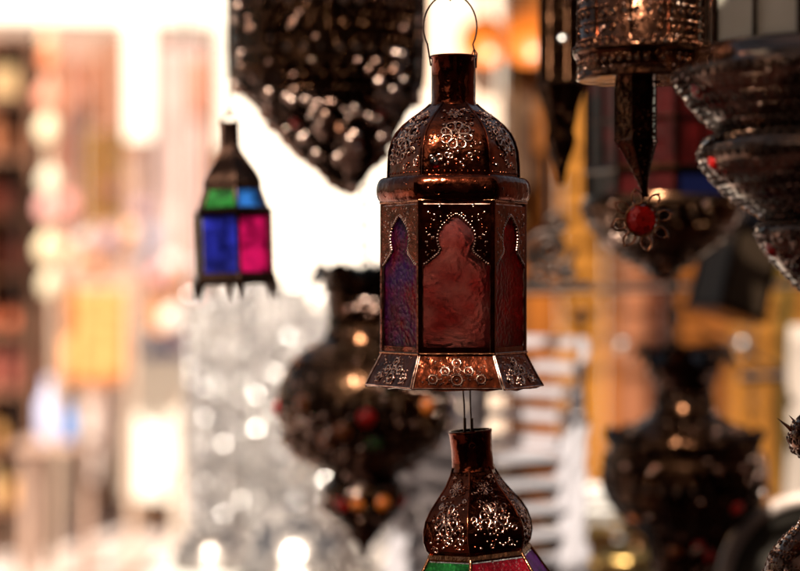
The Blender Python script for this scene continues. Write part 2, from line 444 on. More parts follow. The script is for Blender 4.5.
# ---------- the lantern hanging below it
def lower_lantern():
    y0, Y, s = 430, 1.89, 1.89/F
    rt = R(18-30)
    root = empty('hanging_lantern', P(470, y0, Y), 'small copper lantern with green, red and purple glass hanging under the large one', 'lantern', 'copper and glass lanterns', rot=(0, R(-4.6), 0))
    m = MB(); m.lathe(pr([(430,20),(430,21.6),(432,22),(433.5,21.3),(450,20.6),(466,21),(470,22.5)], y0, s), 40)
    m.lathe(pr([(430.2,20),(468,20)], y0, s), 40)
    m.box((0.5*s, -21*s, -19*s), (2.2*s, 1.5*s, 34*s)); m.ring((0.5*s,-22*s,-14*s), (0,-1,0), .0028, .0008)
    m.build('neck', COPPER, root)
    dp = pr([(466,21.5),(474,24.5),(484,30),(495,39),(506,48),(516,54),(526,57),(536,57.5),(545,55),(550,51)], y0, s)
    m = MB(); m.lathe(dp, 6, rt, smooth=False); edge_tube(m, dp, 6, rt, 1.0*s)
    for k in range(6):
        fp = lambda t, u, k=k: on_facet(dp, 6, rt, k, min(max(t,0),1), u)
        flower(m, fp, 0.60, 0.0, 0.115, 0.34, 1.15, 8); flower(m, fp, 0.24, 0.0, 0.05, 0.3, 0.75, 5)
        rnd = random.Random(k+40)
        for q in range(90):
            t = rnd.uniform(0.1, 0.93); u = rnd.uniform(-0.8, 0.8); p, nn = fp(t, u); m.cur = 1 if rnd.random() < .6 else 0
            if rnd.random() < 0.3: m.ring(p, nn, rnd.uniform(.0016,.0030), .0009, 10, 5)
            else: m.bead(p, nn, rnd.uniform(.0009,.0021), 0.9, 7)
        m.cur = 0
    m.build('dome', COPPER_ORN, root)
    bp = pr([(551,53),(556,56),(600,84)], y0, s); low = pr([(600,84),(606,86),(680,86),(686,84),(700,98)], y0, s)
    m = MB(); edge_tube(m, bp, 6, rt, 1.9*s); edge_tube(m, low[:4], 6, rt, 2.2*s)
    m.lathe(pr([(549,52),(549,54.5),(553,56),(555,55)], y0, s), 6, rt, smooth=False)
    m.lathe(pr([(599,83),(598,86),(607,87.5),(609,85)], y0, s), 6, rt, smooth=False)
    m.lathe(low[2:], 6, rt, smooth=False)
    m.build('body_frame', COPPER_EDGE, root)
    gl = [G_SCAR, G_PURP, G_CLEAR, G_CLEAR, G_CLEAR, G_GREEN]
    for k in range(6):
        for pf, ua in ((bp[1:], .94), (low[1:3], .93)):
            m = MB(); q = [on_facet(pf, 6, rt, k, t, u)[0] for t, u in ((0,-ua),(1,-ua),(1,ua),(0,ua))]
            m.slab(q, -0.002); m.build('glass_pane', gl[k], root)
    m = MB()
    tr = Matrix.Rotation(R(4.6), 3, 'Y')
    def loc(px, py): 
        v = P(px, py, Y) - P(470, y0, Y); return tr @ v
    for xa, xb in ((462.5,464.5),(470,466.5)):
        m.tube([loc(xa, 384), loc((xa+xb)/2+.6 if xa < 465 else xa+.3, 405), loc(xb if xa<465 else 471.5, 428), loc(465 if xa<465 else 472, 440), loc(468,446)], 0.0009, 6)
        m.tube([loc(xb if xa<465 else 471.5, 418), loc(465 if xa<465 else 472, 436)], 0.0016, 6)
    m.build('wire_loop', WIRE, root)
lower_lantern()

# ---------- small lantern with green, blue and magenta glass, left
def left_lantern():
    y0, Y, s = 122, 2.42, 2.42/F
    rt = R(-48.6)
    root = empty('hanging_lantern', P(230, y0, Y), 'small black lantern with glowing green, blue and magenta glass against the bright street', 'lantern', 'copper and glass lanterns', rot=(0, R(-1.8), 0))
    dk = mat('black_lantern_metal', (0.05,0.026,0.018), 0.4, 1.0, bump=0.001, bscale=80)
    m = MB(); m.lathe(pr([(122,8),(122,10),(124.5,9.6),(126,8.8),(146,9)], y0, s), 24); m.build('neck', dk, root)
    dp = pr([(145,8),(152,11),(160,16.5),(168,22.5),(175,27.5),(181,30.5),(188,31)], y0, s)
    m = MB(); m.lathe(dp, 6, rt, smooth=False); edge_tube(m, dp, 6, rt, 1.2*s)
    for k in range(6):
        for q in range(20):
            p, nn = on_facet(dp, 6, rt, k, random.uniform(.2,.95), random.uniform(-.8,.8)); m.bead(p, nn, .0022, .9, 6)
    m.build('dome', dk, root)
    up = pr([(188,29.5),(210,37)], y0, s); bo = pr([(216,40.5),(275,40.5)], y0, s)
    m = MB(); edge_tube(m, up, 6, rt, 2.0*s); edge_tube(m, bo, 6, rt, 2.0*s)
    m.lathe(pr([(186,29),(186,31.5),(190,32),(190,29)], y0, s), 6, rt, smooth=False)
    m.lathe(pr([(208,35),(208,39),(212,43.5),(216,42),(218,36)], y0, s), 6, rt, smooth=False)
    m.lathe(pr([(273,36),(273,43),(281,44),(285,38),(285,5)], y0, s), 6, rt, smooth=False)
    m.build('body_frame', dk, root)
    for k in range(6):
        a = rt+math.pi*k/3; m = MB(); d = Vector((math.sin(a),-math.cos(a),0))
        m.tube([d*38*s+Vector((0,0,(y0-278)*s)), d*43*s+Vector((0,0,(y0-287)*s)), d*44*s+Vector((0,0,(y0-300)*s))], .008, 8, taper=lambda t: 1-.85*t)
        m.build('foot', dk, root)
        ucol = [G_BLUE2 if k == 0 else G_GREEN if k == 5 else G_CLEAR][0]
        ucol = {0: G_GREEN, 1: G_BLUE2, 5: G_GREEN}.get(k, G_CLEAR); bcol = {0: G_BLUE, 1: G_MAG, 5: G_OLIVE}.get(k, G_CLEAR)
        for pf, gl in ((up, ucol), (bo, bcol)):
            m = MB(); q = [on_facet(pf, 6, rt, k, t, u)[0]*.99 for t, u in ((0,-.9),(1,-.9),(1,.9),(0,.9))]
            m.slab(q, -0.002); m.build('glass_pane', gl, root)
    m = MB(); bz = [Vector((8.6*s*math.cos(a), 0, 9*s*math.sin(a) - 2*s)) for a in [math.pi*q/12 for q in range(13)]]; m.tube(bz, .0012, 6)
    hz_ = 2.40-P(0,y0,Y).z; m.tube([(0,0,7*s),(0.002,0,.05),(hz_*math.sin(R(1.8)),0,hz_*math.cos(R(1.8)))], .0013, 6); m.ring((0,0,9*s),(0,1,0),.004,.0011); m.build('hanging_wire', WIRE, root)
left_lantern()

# ---------- round openwork lanterns
def openwork(mb, prof, n, rbead, rings=0.4, t0=0.02, t1=0.98, seed=1, big=1.6):
    # rows of pierced holes, rings and punched dots running round the shell, a little uneven as by hand
    rnd = random.Random(seed)
    L = sum(math.hypot(b[0]-a[0], b[1]-a[1]) for a, b in zip(prof, prof[1:]))
    t = t0; row = seed; step0 = rbead*3.4
    while t < t1:
        p, _ = on_round(prof, t, 0); rad = math.hypot(p.x, p.y); kind = row % 4
        gap = rbead*(2.3 if kind in (0, 2) else 4.4); cnt = max(5, int(2*math.pi*rad/gap)); ph = rnd.random()
        for q in range(cnt):
            if rnd.random() < .07: continue
            a = 2*math.pi*(q+ph)/cnt + rnd.gauss(0, .006); tt = t + rnd.gauss(0, .02)*step0/L
            p, nn = on_round(prof, min(.99, max(.005, tt)), a)
            if kind in (0, 2): mb.cur = 1 if rnd.random() < .15 else 0; mb.bead(p, nn, rbead*rnd.uniform(.55, .85), .9, 7)
            elif kind == 1: mb.cur = 0; mb.ring(p, nn, rbead*1.35, rbead*.34, 10, 5); mb.cur = 2; mb.bead(p, nn, rbead*1.0, .15, 8)
            else:
                mb.cur = 1 if rnd.random() < .12 else 0; mb.ring(p, nn, rbead*1.2, rbead*.34, 10, 5, el=.6); mb.bead(p, nn, rbead*.5, 1.0, 6)
        t += step0*(.72 if kind in (0, 2) else 1.0)/L; row += 1
    mb.cur = 0
def glint_balls(b, prof, n, r, t0, t1, seed, a0=-1.6, a1=1.6):
    # balls added in loose clusters to imitate glints and light through holes; part of the shell's own mesh
    rnd = random.Random(seed); b.cur = 3
    cl = [(rnd.uniform(t0, t1), rnd.uniform(a0, a1)) for _ in range(max(3, n//7))]
    for q in range(n):
        c = rnd.choice(cl)
        t = min(t1, max(t0, c[0] + rnd.gauss(0, .035))); a = c[1] + rnd.gauss(0, .13)
        p, nn = on_round(prof, t, a); rr = r*rnd.uniform(.5, 1.25); b.sphere(p + nn*rr*.5, rr, n=10, m=7)
    b.cur = 0
def gems(root, prof, spots, r):
    for t, deg, m_ in spots:
        p, nn = on_round(prof, t, R(deg)); b = MB(); b.ring(p, nn, r*1.1, r*.22, 14, 6); b.bead(p, nn, r, .7, 12); b.build('gem', m_, root)
def chain(mb, p0, p1, link=0.02, r=0.0016):
    p0, p1 = Vector(p0), Vector(p1); d = p1-p0; n = max(2, int(d.length/(link*.75)))
    for i in range(n):
        c = p0 + d*((i+.5)/n); nn = Vector((1,0,0)) if i % 2 else Vector((0,1,0))
        u = d.normalized(); w_ = nn.cross(u)
        pts = [c + u*math.cos(2*math.pi*k/10)*link*.5 + w_*math.sin(2*math.pi*k/10)*link*.27 for k in range(10)]
        mb.tube(pts, r, 5, closed=True)

def globe_lantern():
    y0, Y = 262, 2.80; s = Y/F
    root = empty('openwork_lantern', P(364, y0, Y), 'round openwork lantern with petalled crown and scattered gems, left behind the sharp lantern', 'lantern', 'round openwork brass lanterns')
    cr = pr([(262,52),(268,47),(280,40),(295,37),(315,35),(330,36),(342,42)], y0, s)
    m = MB(); m.lathe(cr, 48, 0, mod=lambda i, j: (1+(.16 if i == 0 else .05 if i == 1 else 0)*math.cos(j*2*math.pi*6), (-.016 if i == 0 else 0)*(1-math.cos(j*2*math.pi*6+math.pi))))
    openwork(m, cr, 240, .0055, .5, .1, 1, 3); glint_balls(m, cr, 26, .007, .2, .95, 92); m.build('crown', [BRASS_BLK, GLINT], root)
    gp = pr([(342,42),(348,56),(358,70),(372,79.5),(388,85),(405,87),(422,85),(438,79),(452,68),(463,53),(470,42),(474,36)], y0, s)
    m = MB(); m.lathe(gp, 64); openwork(m, gp, 900, .0048, .5, .02, .98, 5); glint_balls(m, gp, 100, .0056, .1, .95, 91); m.build('globe', [BRASS_DK, GLINT], root)
    gems(root, gp, [(.52,2,GEM_R),(.68,8,GEM_G),(.46,46,GEM_O),(.44,-44,GEM_O),(.66,-28,GEM_O),(.5,85,GEM_B),(.5,-80,GEM_R),(.5,130,GEM_R),(.5,180,GEM_O),(.5,-130,GEM_G),(.6,-14,GEM_O)], .0108)
    lp = pr([(474,30),(480,36),(490,41),(500,41),(510,36),(522,25),(534,13),(545,6),(558,2)], y0, s)
    m = MB(); m.lathe(lp, 48, cap1=True); openwork(m, lp, 220, .0048, .4, .02, .85, 9); glint_balls(m, lp, 16, .0055, .05, .6, 94); m.build('lower_bulb', [BRASS_DK, GLINT], root)
    gems(root, lp, [(.3,-10,GEM_O),(.28,28,GEM_O),(.3,-35,GEM_R),(.3,70,GEM_R)], .009)
    m = MB(); chain(m, (0,0,-30*s), (0,0,2.40-P(0,y0,Y).z)); m.build('chain', IRON, root)
globe_lantern()

def pear_lantern():
    y0, Y = 195, 2.70; s = Y/F
    root = empty('openwork_lantern', P(351, y0, Y), 'huge dark pear-shaped lantern with a pointed tip, cut by the top edge of the photograph', 'lantern', 'round openwork brass lanterns', rot=(0, R(0), 0))
    pts = [(-120,60),(-70,88),(-40,97),(0,98),(40,98),(70,97),(78,98),(84,95),(100,80),(115,70),(130,59),(145,47),(160,33),(175,19),(186,9),(195,1.5)]
    pf = pr(pts, y0, s)
    def shift(z): 
        y = y0 - z/s; return (-24 if y < 80 else -24*(195-y)/115)*s
    m = MB(); m.lathe(pf, 64)
    openwork(m, pf, 300, .0055, .4, .02, .60, 21, 1.4); openwork(m, pf, 750, .0062, .5, .60, .99, 22)
    for k in range(12):
        a = 2*math.pi*k/12; m.tube([on_round(pf, t/20, a)[0] for t in range(2, 20)], .004, 6)
    for q in range(60): p, nn = on_round(pf, .645, 2*math.pi*q/60); m.bead(p, nn, .0075, .8)
    glint_balls(m, pf, 170, .0075, .60, .97, 95); glint_balls(m, pf, 14, .006, .40, .60, 96)
    m.v = [(x+shift(z), y, z) for x, y, z in m.v]; m.build('shell', [BRASS_BLK, GLINT], root)
    m = MB()
    spots = [(.75,-40,GEM_R),(.72,42,GEM_R),(.82,20,GEM_R),(.70,-62,GEM_O),(.35,-30,GEM_G),(.36,50,GEM_R),(.2,20,GEM_R)]
    for t, d, g_ in spots:
        p, nn = on_round(pf, t, R(d)); b = MB(); b.bead(p, nn, .009, .6, 12); b.v = [(x+shift(z), y, z) for x, y, z in b.v]; b.build('gem', g_, root)
    m = MB(); m.tube([(shift(1),0,(y0+115)*s),(shift(1),0,2.40-P(0,y0,Y).z)], .003, 6); m.build('hanging_rod', IRON, root)
pear_lantern()

def vase_lantern():
    y0, Y = 345, 2.95; s = Y/F
    root = empty('openwork_lantern', P(684, y0, Y), 'wide black vase-shaped lantern with a zigzag crown hanging at the lower right', 'lantern', 'round openwork brass lanterns')
    cr = pr([(344,50),(352,42),(365,34),(380,29),(395,27),(406,29),(412,33)], y0, s)
    m = MB(); m.lathe(cr, 56, 0.2, mod=lambda i, j: (1+(.13 if i == 0 else 0)*math.cos(j*2*math.pi*7), (-.018 if i == 0 else 0)*(1-math.cos(j*2*math.pi*7+math.pi))))
    openwork(m, cr, 150, .005, .3, .1, 1, 31); glint_balls(m, cr, 12, .006, .1, .95, 98); m.build('crown', [BRASS_BLK, GLINT], root)
    pf = pr([(412,33),(420,42),(428,56),(436,68),(440,76),(446,74),(458,80),(472,82),(488,80),(503,73),(516,62),(527,49),(536,39),(548,34),(570,30),(600,26),(620,18),(640,4)], y0, s)
    m = MB(); m.lathe(pf, 64, mod=lambda i, j: (1.05 if i == 4 else 1, .020*abs(math.cos(j*2*math.pi*9)) if i == 4 else 0))
    openwork(m, pf, 420, .0055, .4, .05, .95, 33)
    for k in range(16):
        a = 2*math.pi*k/16; m.tube([on_round(pf, .30+.4*t/12, a)[0] for t in range(13)], .004, 6)
    glint_balls(m, pf, 34, .006, .2, .75, 97); m.build('belly', [BRASS_BLK, GLINT], root)
    gems(root, pf, [(.62,14,GEM_R),(.48,-60,GEM_O),(.64,-25,GEM_O),(.42,35,GEM_R),(.66,40,GEM_R)], .009)
    m = MB(); chain(m, (-.018,0,-.02), (-.018,0,P(0,276,2.62).z-P(0,y0,Y).z), .03, .0025); m.tube([(-.04,0,-.004),(.04,0,-.004)],.002)
    m.build('chain', IRON, root)
vase_lantern()

def red_glass_lantern():
    y0, Y = 80, 2.78; s = Y/F; rt = R(-42)
    root = empty('hanging_lantern', P(662, y0, Y), 'blurred lantern with deep red glass panels behind the spike with the jewelled flower', 'lantern', 'copper and glass lanterns')
    m = MB(); up = pr([(-60,40),(-30,70),(60,76),(72,80),(78,76)], y0, s); m.lathe(up, 8, rt, smooth=False, cap0=True)
    lo = pr([(168,78),(172,80),(176,76)], y0, s); m.lathe(lo, 8, rt, smooth=False)
    bd = pr([(76,76),(170,76)], y0, s); edge_tube(m, bd, 8, rt, 3*s); b2 = pr([(175,75),(198,75)], y0, s); edge_tube(m, b2, 8, rt, 3*s)
    for k in range(8):
        A = on_facet(bd, 8, rt, k, .5, -1)[0]; B = on_facet(bd, 8, rt, k, .5, 1)[0]; m.tube([A, B], 2*s, 6)
        A = on_facet(bd, 8, rt, k, .0, 0)[0]; B = on_facet(bd, 8, rt, k, 1, 0)[0]; m.tube([A, B], 2*s, 6)
    m.build('body_frame', BRASS_BLK, root)
    redop = mat('deep_red_panel', (0.055,0.003,0.003), 0.25, var=.85, vscale=26, trans=.35, bump=.001, bscale=60)
    bluep = mat('deep_blue_panel', (0.003,0.005,0.028), 0.25, trans=.35); 
    for k in range(8):
        for pf, mm in ((bd, redop), (b2, bluep if k == 1 else redop)):
            b = MB(); q = [on_facet(pf, 8, rt, k, t, u)[0]*.985 for t, u in ((0,-.95),(1,-.95),(1,.95),(0,.95))]
            b.slab(q, -.002); b.build('glass_pane', mm, root)
    bw = pr([(197,78),(202,80),(212,80),(225,74),(240,62),(252,48),(262,33),(270,20),(276,8),(280,2)], y0, s)
    m = MB(); m.lathe(bw, 48, cap0=True); openwork(m, bw, 200, .006, .4, .08, .95, 44); glint_balls(m, bw, 22, .006, .1, .9, 99); m.build('bowl', [BRASS_DK, GLINT], root)
    m = MB(); m.tube([(0,0,.19),(0,0,2.40-P(0,y0,Y).z)], .003, 6); m.build('hanging_rod', IRON, root)
red_glass_lantern()

def cylinder_lantern():
    y0, Y = 80, 1.72; s = Y/F; rt = R(-18)
    root = empty('drum_lantern', P(640, y0, Y), 'embossed copper drum lantern with a slim spike below ending in a red jewelled flower', 'lantern', 'pierced lanterns close to the camera')
    pf = pr([(-70,40),(-50,60),(-30,62),(46,62),(48,65),(53,67),(58,65),(60,62.5),(78,62),(80,63.5),(81,61)], y0, s)
    m = MB(); m.lathe(pf, 40, rt); 
    openwork(m, pf, 1500, .0024, .45, .12, .78, 51); openwork(m, pf, 260, .0018, .3, .86, .97, 52)
    for k in range(10): m.tube([on_round(pf, t/20, R(36*k+20))[0] for t in range(2, 17)], .0016, 6)
    m.lathe(pr([(81,61),(82,21)], y0, s), 40)
    m.build('drum', BRASS_COP, root)
    tp = pr([(80,21),(100,21),(120,21),(139,21),(141,22),(143,20.5),(152,16),(165,10.5),(178,6),(190,2.5),(197,2)], y0, s)
    m = MB(); m.lathe(tp, 6, rt, smooth=False); edge_tube(m, tp, 6, rt, .9*s)
    for q in range(330):
        t = random.uniform(.02, .9); p, nn = on_facet(tp, 6, rt, random.randrange(6), t, random.uniform(-.8,.8))
        m.bead(p, nn, random.uniform(.0009,.002), .9, 6)
    m.v = [(x+(-4 if z > -60*s else -4+9*(-z/s-60)/55)*s, y, z) for x, y, z in m.v]
    m.build('spike', BRASS_COP, root)
    c = Vector((1.5*s, -2*s, (y0-220)*s))
    b = MB(); nn = Vector((.05,-1,.05)).normalized()
    b.lathe([(-.009,0.001),(-.009,.010),(-.001,.0145),(.004,.0125),(.0075,.007),(.008,.001)], 9, 0, smooth=False)
    M = nn.to_track_quat('Z','Y').to_matrix(); b.v = [tuple(c + M @ Vector(v)) for v in b.v]
    b.build('red_jewel', GEM_R, root)
    m = MB(); m.ring(c, nn, 16.5*s, 1.3*s, 24, 6); u = nn.orthogonal().normalized(); w_ = nn.cross(u)
    for k in range(8):
        a = 2*math.pi*k/8+.2; d = u*math.cos(a)+w_*math.sin(a); e = nn.cross(d)
        pts = [c + d*(15+7.5*(1-math.cos(q/12*2*math.pi)))*s + e*math.sin(q/12*2*math.pi)*5.2*s for q in range(12)]
        m.tube(pts, 1.15*s, 6, closed=True); m.bead(c + d*31*s, nn, 1.8*s, 1)
    m.build('wire_flower', COPPER_EDGE, root)
    m = MB(); m.tube([(0,0,(y0+65)*s),(0,0,2.40-P(0,y0,Y).z)], .002, 6); m.build('hanging_wire', WIRE, root)
BRASS_COP = mat('bright_pierced_copper', (0.16,0.065,0.035), 0.15, 1.0, var=0.7, vscale=50, bump=0.0014, bscale=55, rvar=.06)
cylinder_lantern()

TIER_M = mat('hammered_tin_copper', (0.13,0.065,0.04), 0.17, 1.0, var=0.6, vscale=40, bump=0.0012, bscale=40, rvar=.06, coat=.6)
def tiered_lantern():
    y0, Y = 55, 1.66; s = Y/F; rt = R(-27)
    root = empty('tiered_lantern', P(836, y0, Y), 'big hammered lantern of stacked bulges with milky white glass panes above, at the right edge', 'lantern', 'pierced lanterns close to the camera')
    bo = pr([(-90,100),(-70,136),(52,136)], y0, s)
    m = MB(); edge_tube(m, bo[1:], 8, rt, 3.5*s)
    m.lathe(pr([(-120,60),(-70,136)], y0, s), 8, rt, smooth=False, cap0=True)
    m.lathe(pr([(48,133),(48,139),(54,143),(60,146),(66,155),(72,162)], y0, s), 48)
    for k in range(8):
        q = [on_facet(bo[1:], 8, rt, k, t, u)[0] for t, u in ((0,-.03),(1,-.03),(1,.03),(0,.03))]; m.slab(q, .003)
    m.build('body_frame', TIER_M, root)
    for k in range(8):
        b = MB(); q = [on_facet(bo[1:], 8, rt, k, t, u)[0]*.985 for t, u in ((0,-.93),(1,-.93),(1,.93),(0,.93))]
        b.slab(q, -.002); b.build('glass_pane', MILK, root)
    tiers = [[(72,162),(76,163),(84,160),(95,152),(106,144),(118,134),(128,122),(134,116)],
             [(134,116),(138,130),(146,135.5),(156,137),(166,134),(180,124),(194,111),(206,95),(216,78),(221,70)],
             [(221,70),(226,79),(234,80),(244,76),(256,68),(270,56),(284,43),(297,30),(302,24)],
             [(302,24),(308,30),(318,31),(330,24),(345,12),(360,3)]]
    for i, tr in enumerate(tiers):
        pf = pr(tr, y0, s); m = MB(); m.lathe(pf, 96)
        openwork(m, pf, [1100,1300,600,150][i], .0024, .5, .02, .98, 60+i)
        for q in range(90): p, nn = on_round(pf, .07, 2*math.pi*q/90); m.bead(p, nn, .002, .9)
        glint_balls(m, pf, [70,80,40,10][i], .0020, .1, .9, 160+i)
        m.build('bulge', TIER_M, root)
        if i < 3: gems(root, pf, [(.35,-14+8*i,GEM_R),(.35,-75,GEM_R),(.4,60,GEM_R)], .0058)
    m = MB(); m.tube([(0,0,(y0+119)*s),(0,0,2.40-P(0,y0,Y).z)], .003, 6); m.build('hanging_rod', IRON, root)
tiered_lantern()

def leaf_lantern():
    y0, Y = 415, 1.80; s = Y/F
    root = empty('petal_lantern', P(832, y0, Y), 'copper lantern with pointed leaves poking in at the right edge, below the tiered one', 'lantern', 'pierced lanterns close to the camera')
    pf = pr([(405,8),(415,30),(425,40),(440,44),(452,40),(460,28),(480,20),(505,22),(525,34),(540,50),(556,62),(575,68),(600,60),(620,30)], y0, s)
    m = MB(); m.lathe(pf, 64); openwork(m, pf, 1500, .0022, .5, .05, .95, 71); m.build('shell', BRASS_COP, root)
    for zc, r0, n_ in ((425, 40, 7),):
        m = MB()
        for k in range(n_):
            a = 2*math.pi*(k+.25)/n_; d = Vector((math.sin(a),-math.cos(a),0)); e = Vector((d.y,-d.x,0)); z = (y0-zc)*s
            b0 = d*(r0-4)*s + Vector((0,0,z-8*s)); 
            m.tube([b0, b0+d*8*s+Vector((0,0,6*s)), b0+d*19*s+Vector((0,0,15*s))], 3.0*s, 6, taper=lambda t: 1.3-1.25*t)
        m.build('leaf_crown', COPPER_EDGE, root)
    m = MB(); m.tube([(0,0,6*s),(0.0,0,P(0,362,1.66).z-P(0,y0,Y).z+0.02)], .0015, 6); m.build('hanging_wire', WIRE, root)
leaf_lantern()

def narrow_lantern():
    y0, Y = 185, 2.55; s = Y/F
    root = empty('narrow_lantern', P(561, y0, Y), 'tall narrow black lantern with a pointed tip, between the sharp lantern and the copper drum', 'lantern')
    pf = pr([(-60,12),(-40,22),(80,22),(84,25),(90,22),(110,16),(130,12),(140,14),(150,11),(165,6),(185,1.5)], y0, s)
    m = MB(); m.lathe(pf, 8, R(10), smooth=False); edge_tube(m, pf, 8, R(10), 1.5*s)
    for q in range(120): p, nn = on_facet(pf, 8, R(10), random.randrange(8), random.uniform(.1,.95), random.uniform(-.7,.7)); m.bead(p, nn, .0034, .8)
    m.build('shell', BRASS_BLK, root)
    m = MB(); m.sphere((0,-20*s,(y0-42)*s), .0065); m.build('glint_ball', SILVER, root)  # silver ball added as the bright glint on the dark metal
    m = MB(); m.tube([(0,0,(y0+60)*s),(0,0,2.40-P(0,y0,Y).z)], .002, 6); m.build('hanging_wire', WIRE, root)
narrow_lantern()

def box_lantern():
    Y = 3.3; s = Y/F
    root = empty('box_lantern', P(735, 272, Y), 'tilted square dark metal box lantern hanging under the red glass one', 'lantern', rot=(0, R(16), R(25)))
    m = MB(); h = 42*s; b_ = 26*s
    for sx in (-1,1):
        for sy in (-1,1): m.box((sx*b_, sy*b_, 0), (5*s, 5*s, 2*h))
    m.box((0,0,-h), (2*b_+8*s, 2*b_+8*s, 6*s)); m.box((0,0,h), (2*b_+8*s, 2*b_+8*s, 6*s))
    m.lathe([(h+3*s, b_*1.2), (h+24*s, b_*.3), (h+40*s, b_*.3)], 4, R(45), smooth=False, cap1=True)
    m.build('frame', BRASS_BLK, root)
    dkp = mat('smoky_glass', (0.03,0.018,0.01), 0.5, trans=.3, spec=.2)
    for k in range(4):
        b = MB(); a = k*math.pi/2; b.box((b_*math.cos(a), b_*math.sin(a), 0), (2*b_-5*s, 2*s, 2*h-6*s), rz=a+math.pi/2); b.build('glass_pane', dkp, root)
    m = MB(); m.tube([(0,0,h+40*s),(-.28*(2.4-1.62-.14)*1,0,2.38-P(0,272,Y).z)], .002, 6); m.build('hanging_wire', WIRE, root)
box_lantern()

# =================================================================== STALL: rail, added light-shaping canopy
r_ = MB()
for Yr in (1.70, 1.89, 2.42, 2.74, 3.0, 3.3): r_.tube([(-2.2, Yr, 2.40), (2.2, Yr, 2.40)], .012, 8)
for x in (-2.2, 2.2): r_.tube([(x, 1.4, 2.42), (x, 3.5, 2.42)], .02, 8); 
for x in (-2.2, 2.2):
    for y in (1.4, 3.5): r_.tube([(x, y, 0), (x, y, 2.44)], .025, 8)
r_.tube([(-2.2,1.4,2.42),(2.2,1.4,2.42)], .02, 8); r_.tube([(-2.2,3.5,2.42),(2.2,3.5,2.42)], .02, 8)
tag(r_.build('hanging_rack', IRON), 'iron pipe rack above the frame from which the lanterns hang', 'rack')
can = empty('added_canopy', (0, 0, 2.8), 'unseen slatted wooden canopy added to shade and dapple the hanging lanterns', 'canopy')  # unseen, added to block the sun and let stripes through
m = MB(); y = -3.6; rnd = random.Random(4); boards = []
while y < -.55: wd = rnd.uniform(.09, .16); boards.append((y, y+wd)); y += wd + rnd.choice([.004,.004,.01,.02])
boards += [(-.38,-.29),(-.24,-.16),(-.12,-.05),(-.01,.07),(.11,.25),(.33,.435),(.452,.572),(.698,.712),(.738,.755),(.775,.84)]; y = .89  # gaps set so sun stripes reach chosen lantern parts
while y < 1.15: wd = rnd.uniform(.05,.08); boards.append((y, y+wd)); y += wd + rnd.choice([.05,.06,.075])
for ya, yb in boards: m.box((.95, (ya+yb)/2, rnd.uniform(-.01,.01)), (4.9, yb-ya, .016))
m.build('slat', DARKWOOD, can)
m = MB()
for x in (-1.45, 0.1, 1.8, 3.3): m.box((x, -1.2, -.06), (.07, 5.0, .08))
for x in (-1.45, 3.3):
    for yy in (-3.4, 1.2): m.box((x, yy, -1.45), (.09, .09, 2.7))
m.build('frame', DARKWOOD, can)
b = MB(); b.box((0, -4.2, 1.6), (9, .2, 3.2)); b.box((-2.4,-4.05,1.1),(1.1,.1,2.2)); b.box((1.8,-4.05,1.1),(1.1,.1,2.2))
tag(b.build('rear_shopfront', mat('shaded_ochre_wall', (0.30,0.12,0.07), .9, var=.4, vscale=1.5)), 'brown shopfront wall behind the viewer', 'wall')
b = MB(); b.box((3.4, 1.0, 1.5), (.15, 10.4, 3.0))
b2 = MB(); b2.box((-3.5, -1.2, 1.5), (.15, 6.0, 3.0))  # unseen wall added to keep bright ground out of the metal reflections
tag(b2.build('side_wall', mat('added_wall_umber', (0.12,0.06,0.04), .9, var=.4, vscale=1.5)), 'unseen dark brown side wall added on the left behind the viewer to darken reflections', 'wall')
b2 = MB(); b2.box((.2, -.2, .012), (6.4, 7.4, .02))  # unseen rug added so the metals reflect a dark floor
tag(b2.build('added_floor_rug', mat('dark_red_rug', (0.06,0.018,0.013), .95, var=.5, vscale=6)), 'unseen dark red rug added on the stall floor to darken reflections', 'rug')
tag(b.build('side_wall', mat('side_wall_brown', (0.16,0.07,0.04), .9, var=.4, vscale=1.5)), 'dark brown side wall to the right of the lantern stall', 'wall')

# =================================================================== BACK WALL of the stall (warm planks), Y = 5.6
YW = 5.6; sw = YW/F
wall = empty('plank_wall', P(640, 571, YW) * 1, 'wall of amber and brown wooden boards glowing warmly behind the lanterns on the right', 'wall')
wall.location = (0, YW, 0)
wcols = {'amber': (0.25,0.075,0.009), 'orange': (0.27,0.08,0.014), 'brown': (0.08,0.027,0.009), 'gold': (0.33,0.13,0.018), 'redbrown': (0.12,0.028,0.01), 'dk': (0.02,0.01,0.007), 'pink': (0.28,0.105,0.05), 'olive': (0.12,0.08,0.014)}
wm = {k: mat('stained_board_' + k, v, .8, spec=.15, var=.7, vscale=7, bump=.002, bscale=25, stretch=(1,1,.25)) for k, v in wcols.items()}
bands = [(499,503,'orange'),(503,524,'brown'),(524,560,'amber'),(560,604,'gold'),(604,616,'amber'),(616,646,'pink'),(646,666,'redbrown'),(666,676,'dk'),(676,706,'amber'),(706,728,'amber'),(728,742,'gold'),(742,778,'gold'),(778,792,'olive'),(792,830,'gold'),(830,900,'redbrown'),(900,980,'amber'),(980,1075,'brown')]
for i, (xa, xb, c) in enumerate(bands):
    b = MB(); x0, x1 = (xa-400)*sw, (xb-400)*sw
    b.box(((x0+x1)/2, (0, -.02, .012)[i % 3], 1.5), (x1-x0-.004, .04, 3.0)); b.build('board', wm[c], wall)
b = MB()
for yp in (-60, 560): b.box(((760-400)*sw, -.05, CAM_Z+(285-yp)*sw), (1.7, .03, .07))
b.build('cross_rail', wm['brown'], wall)

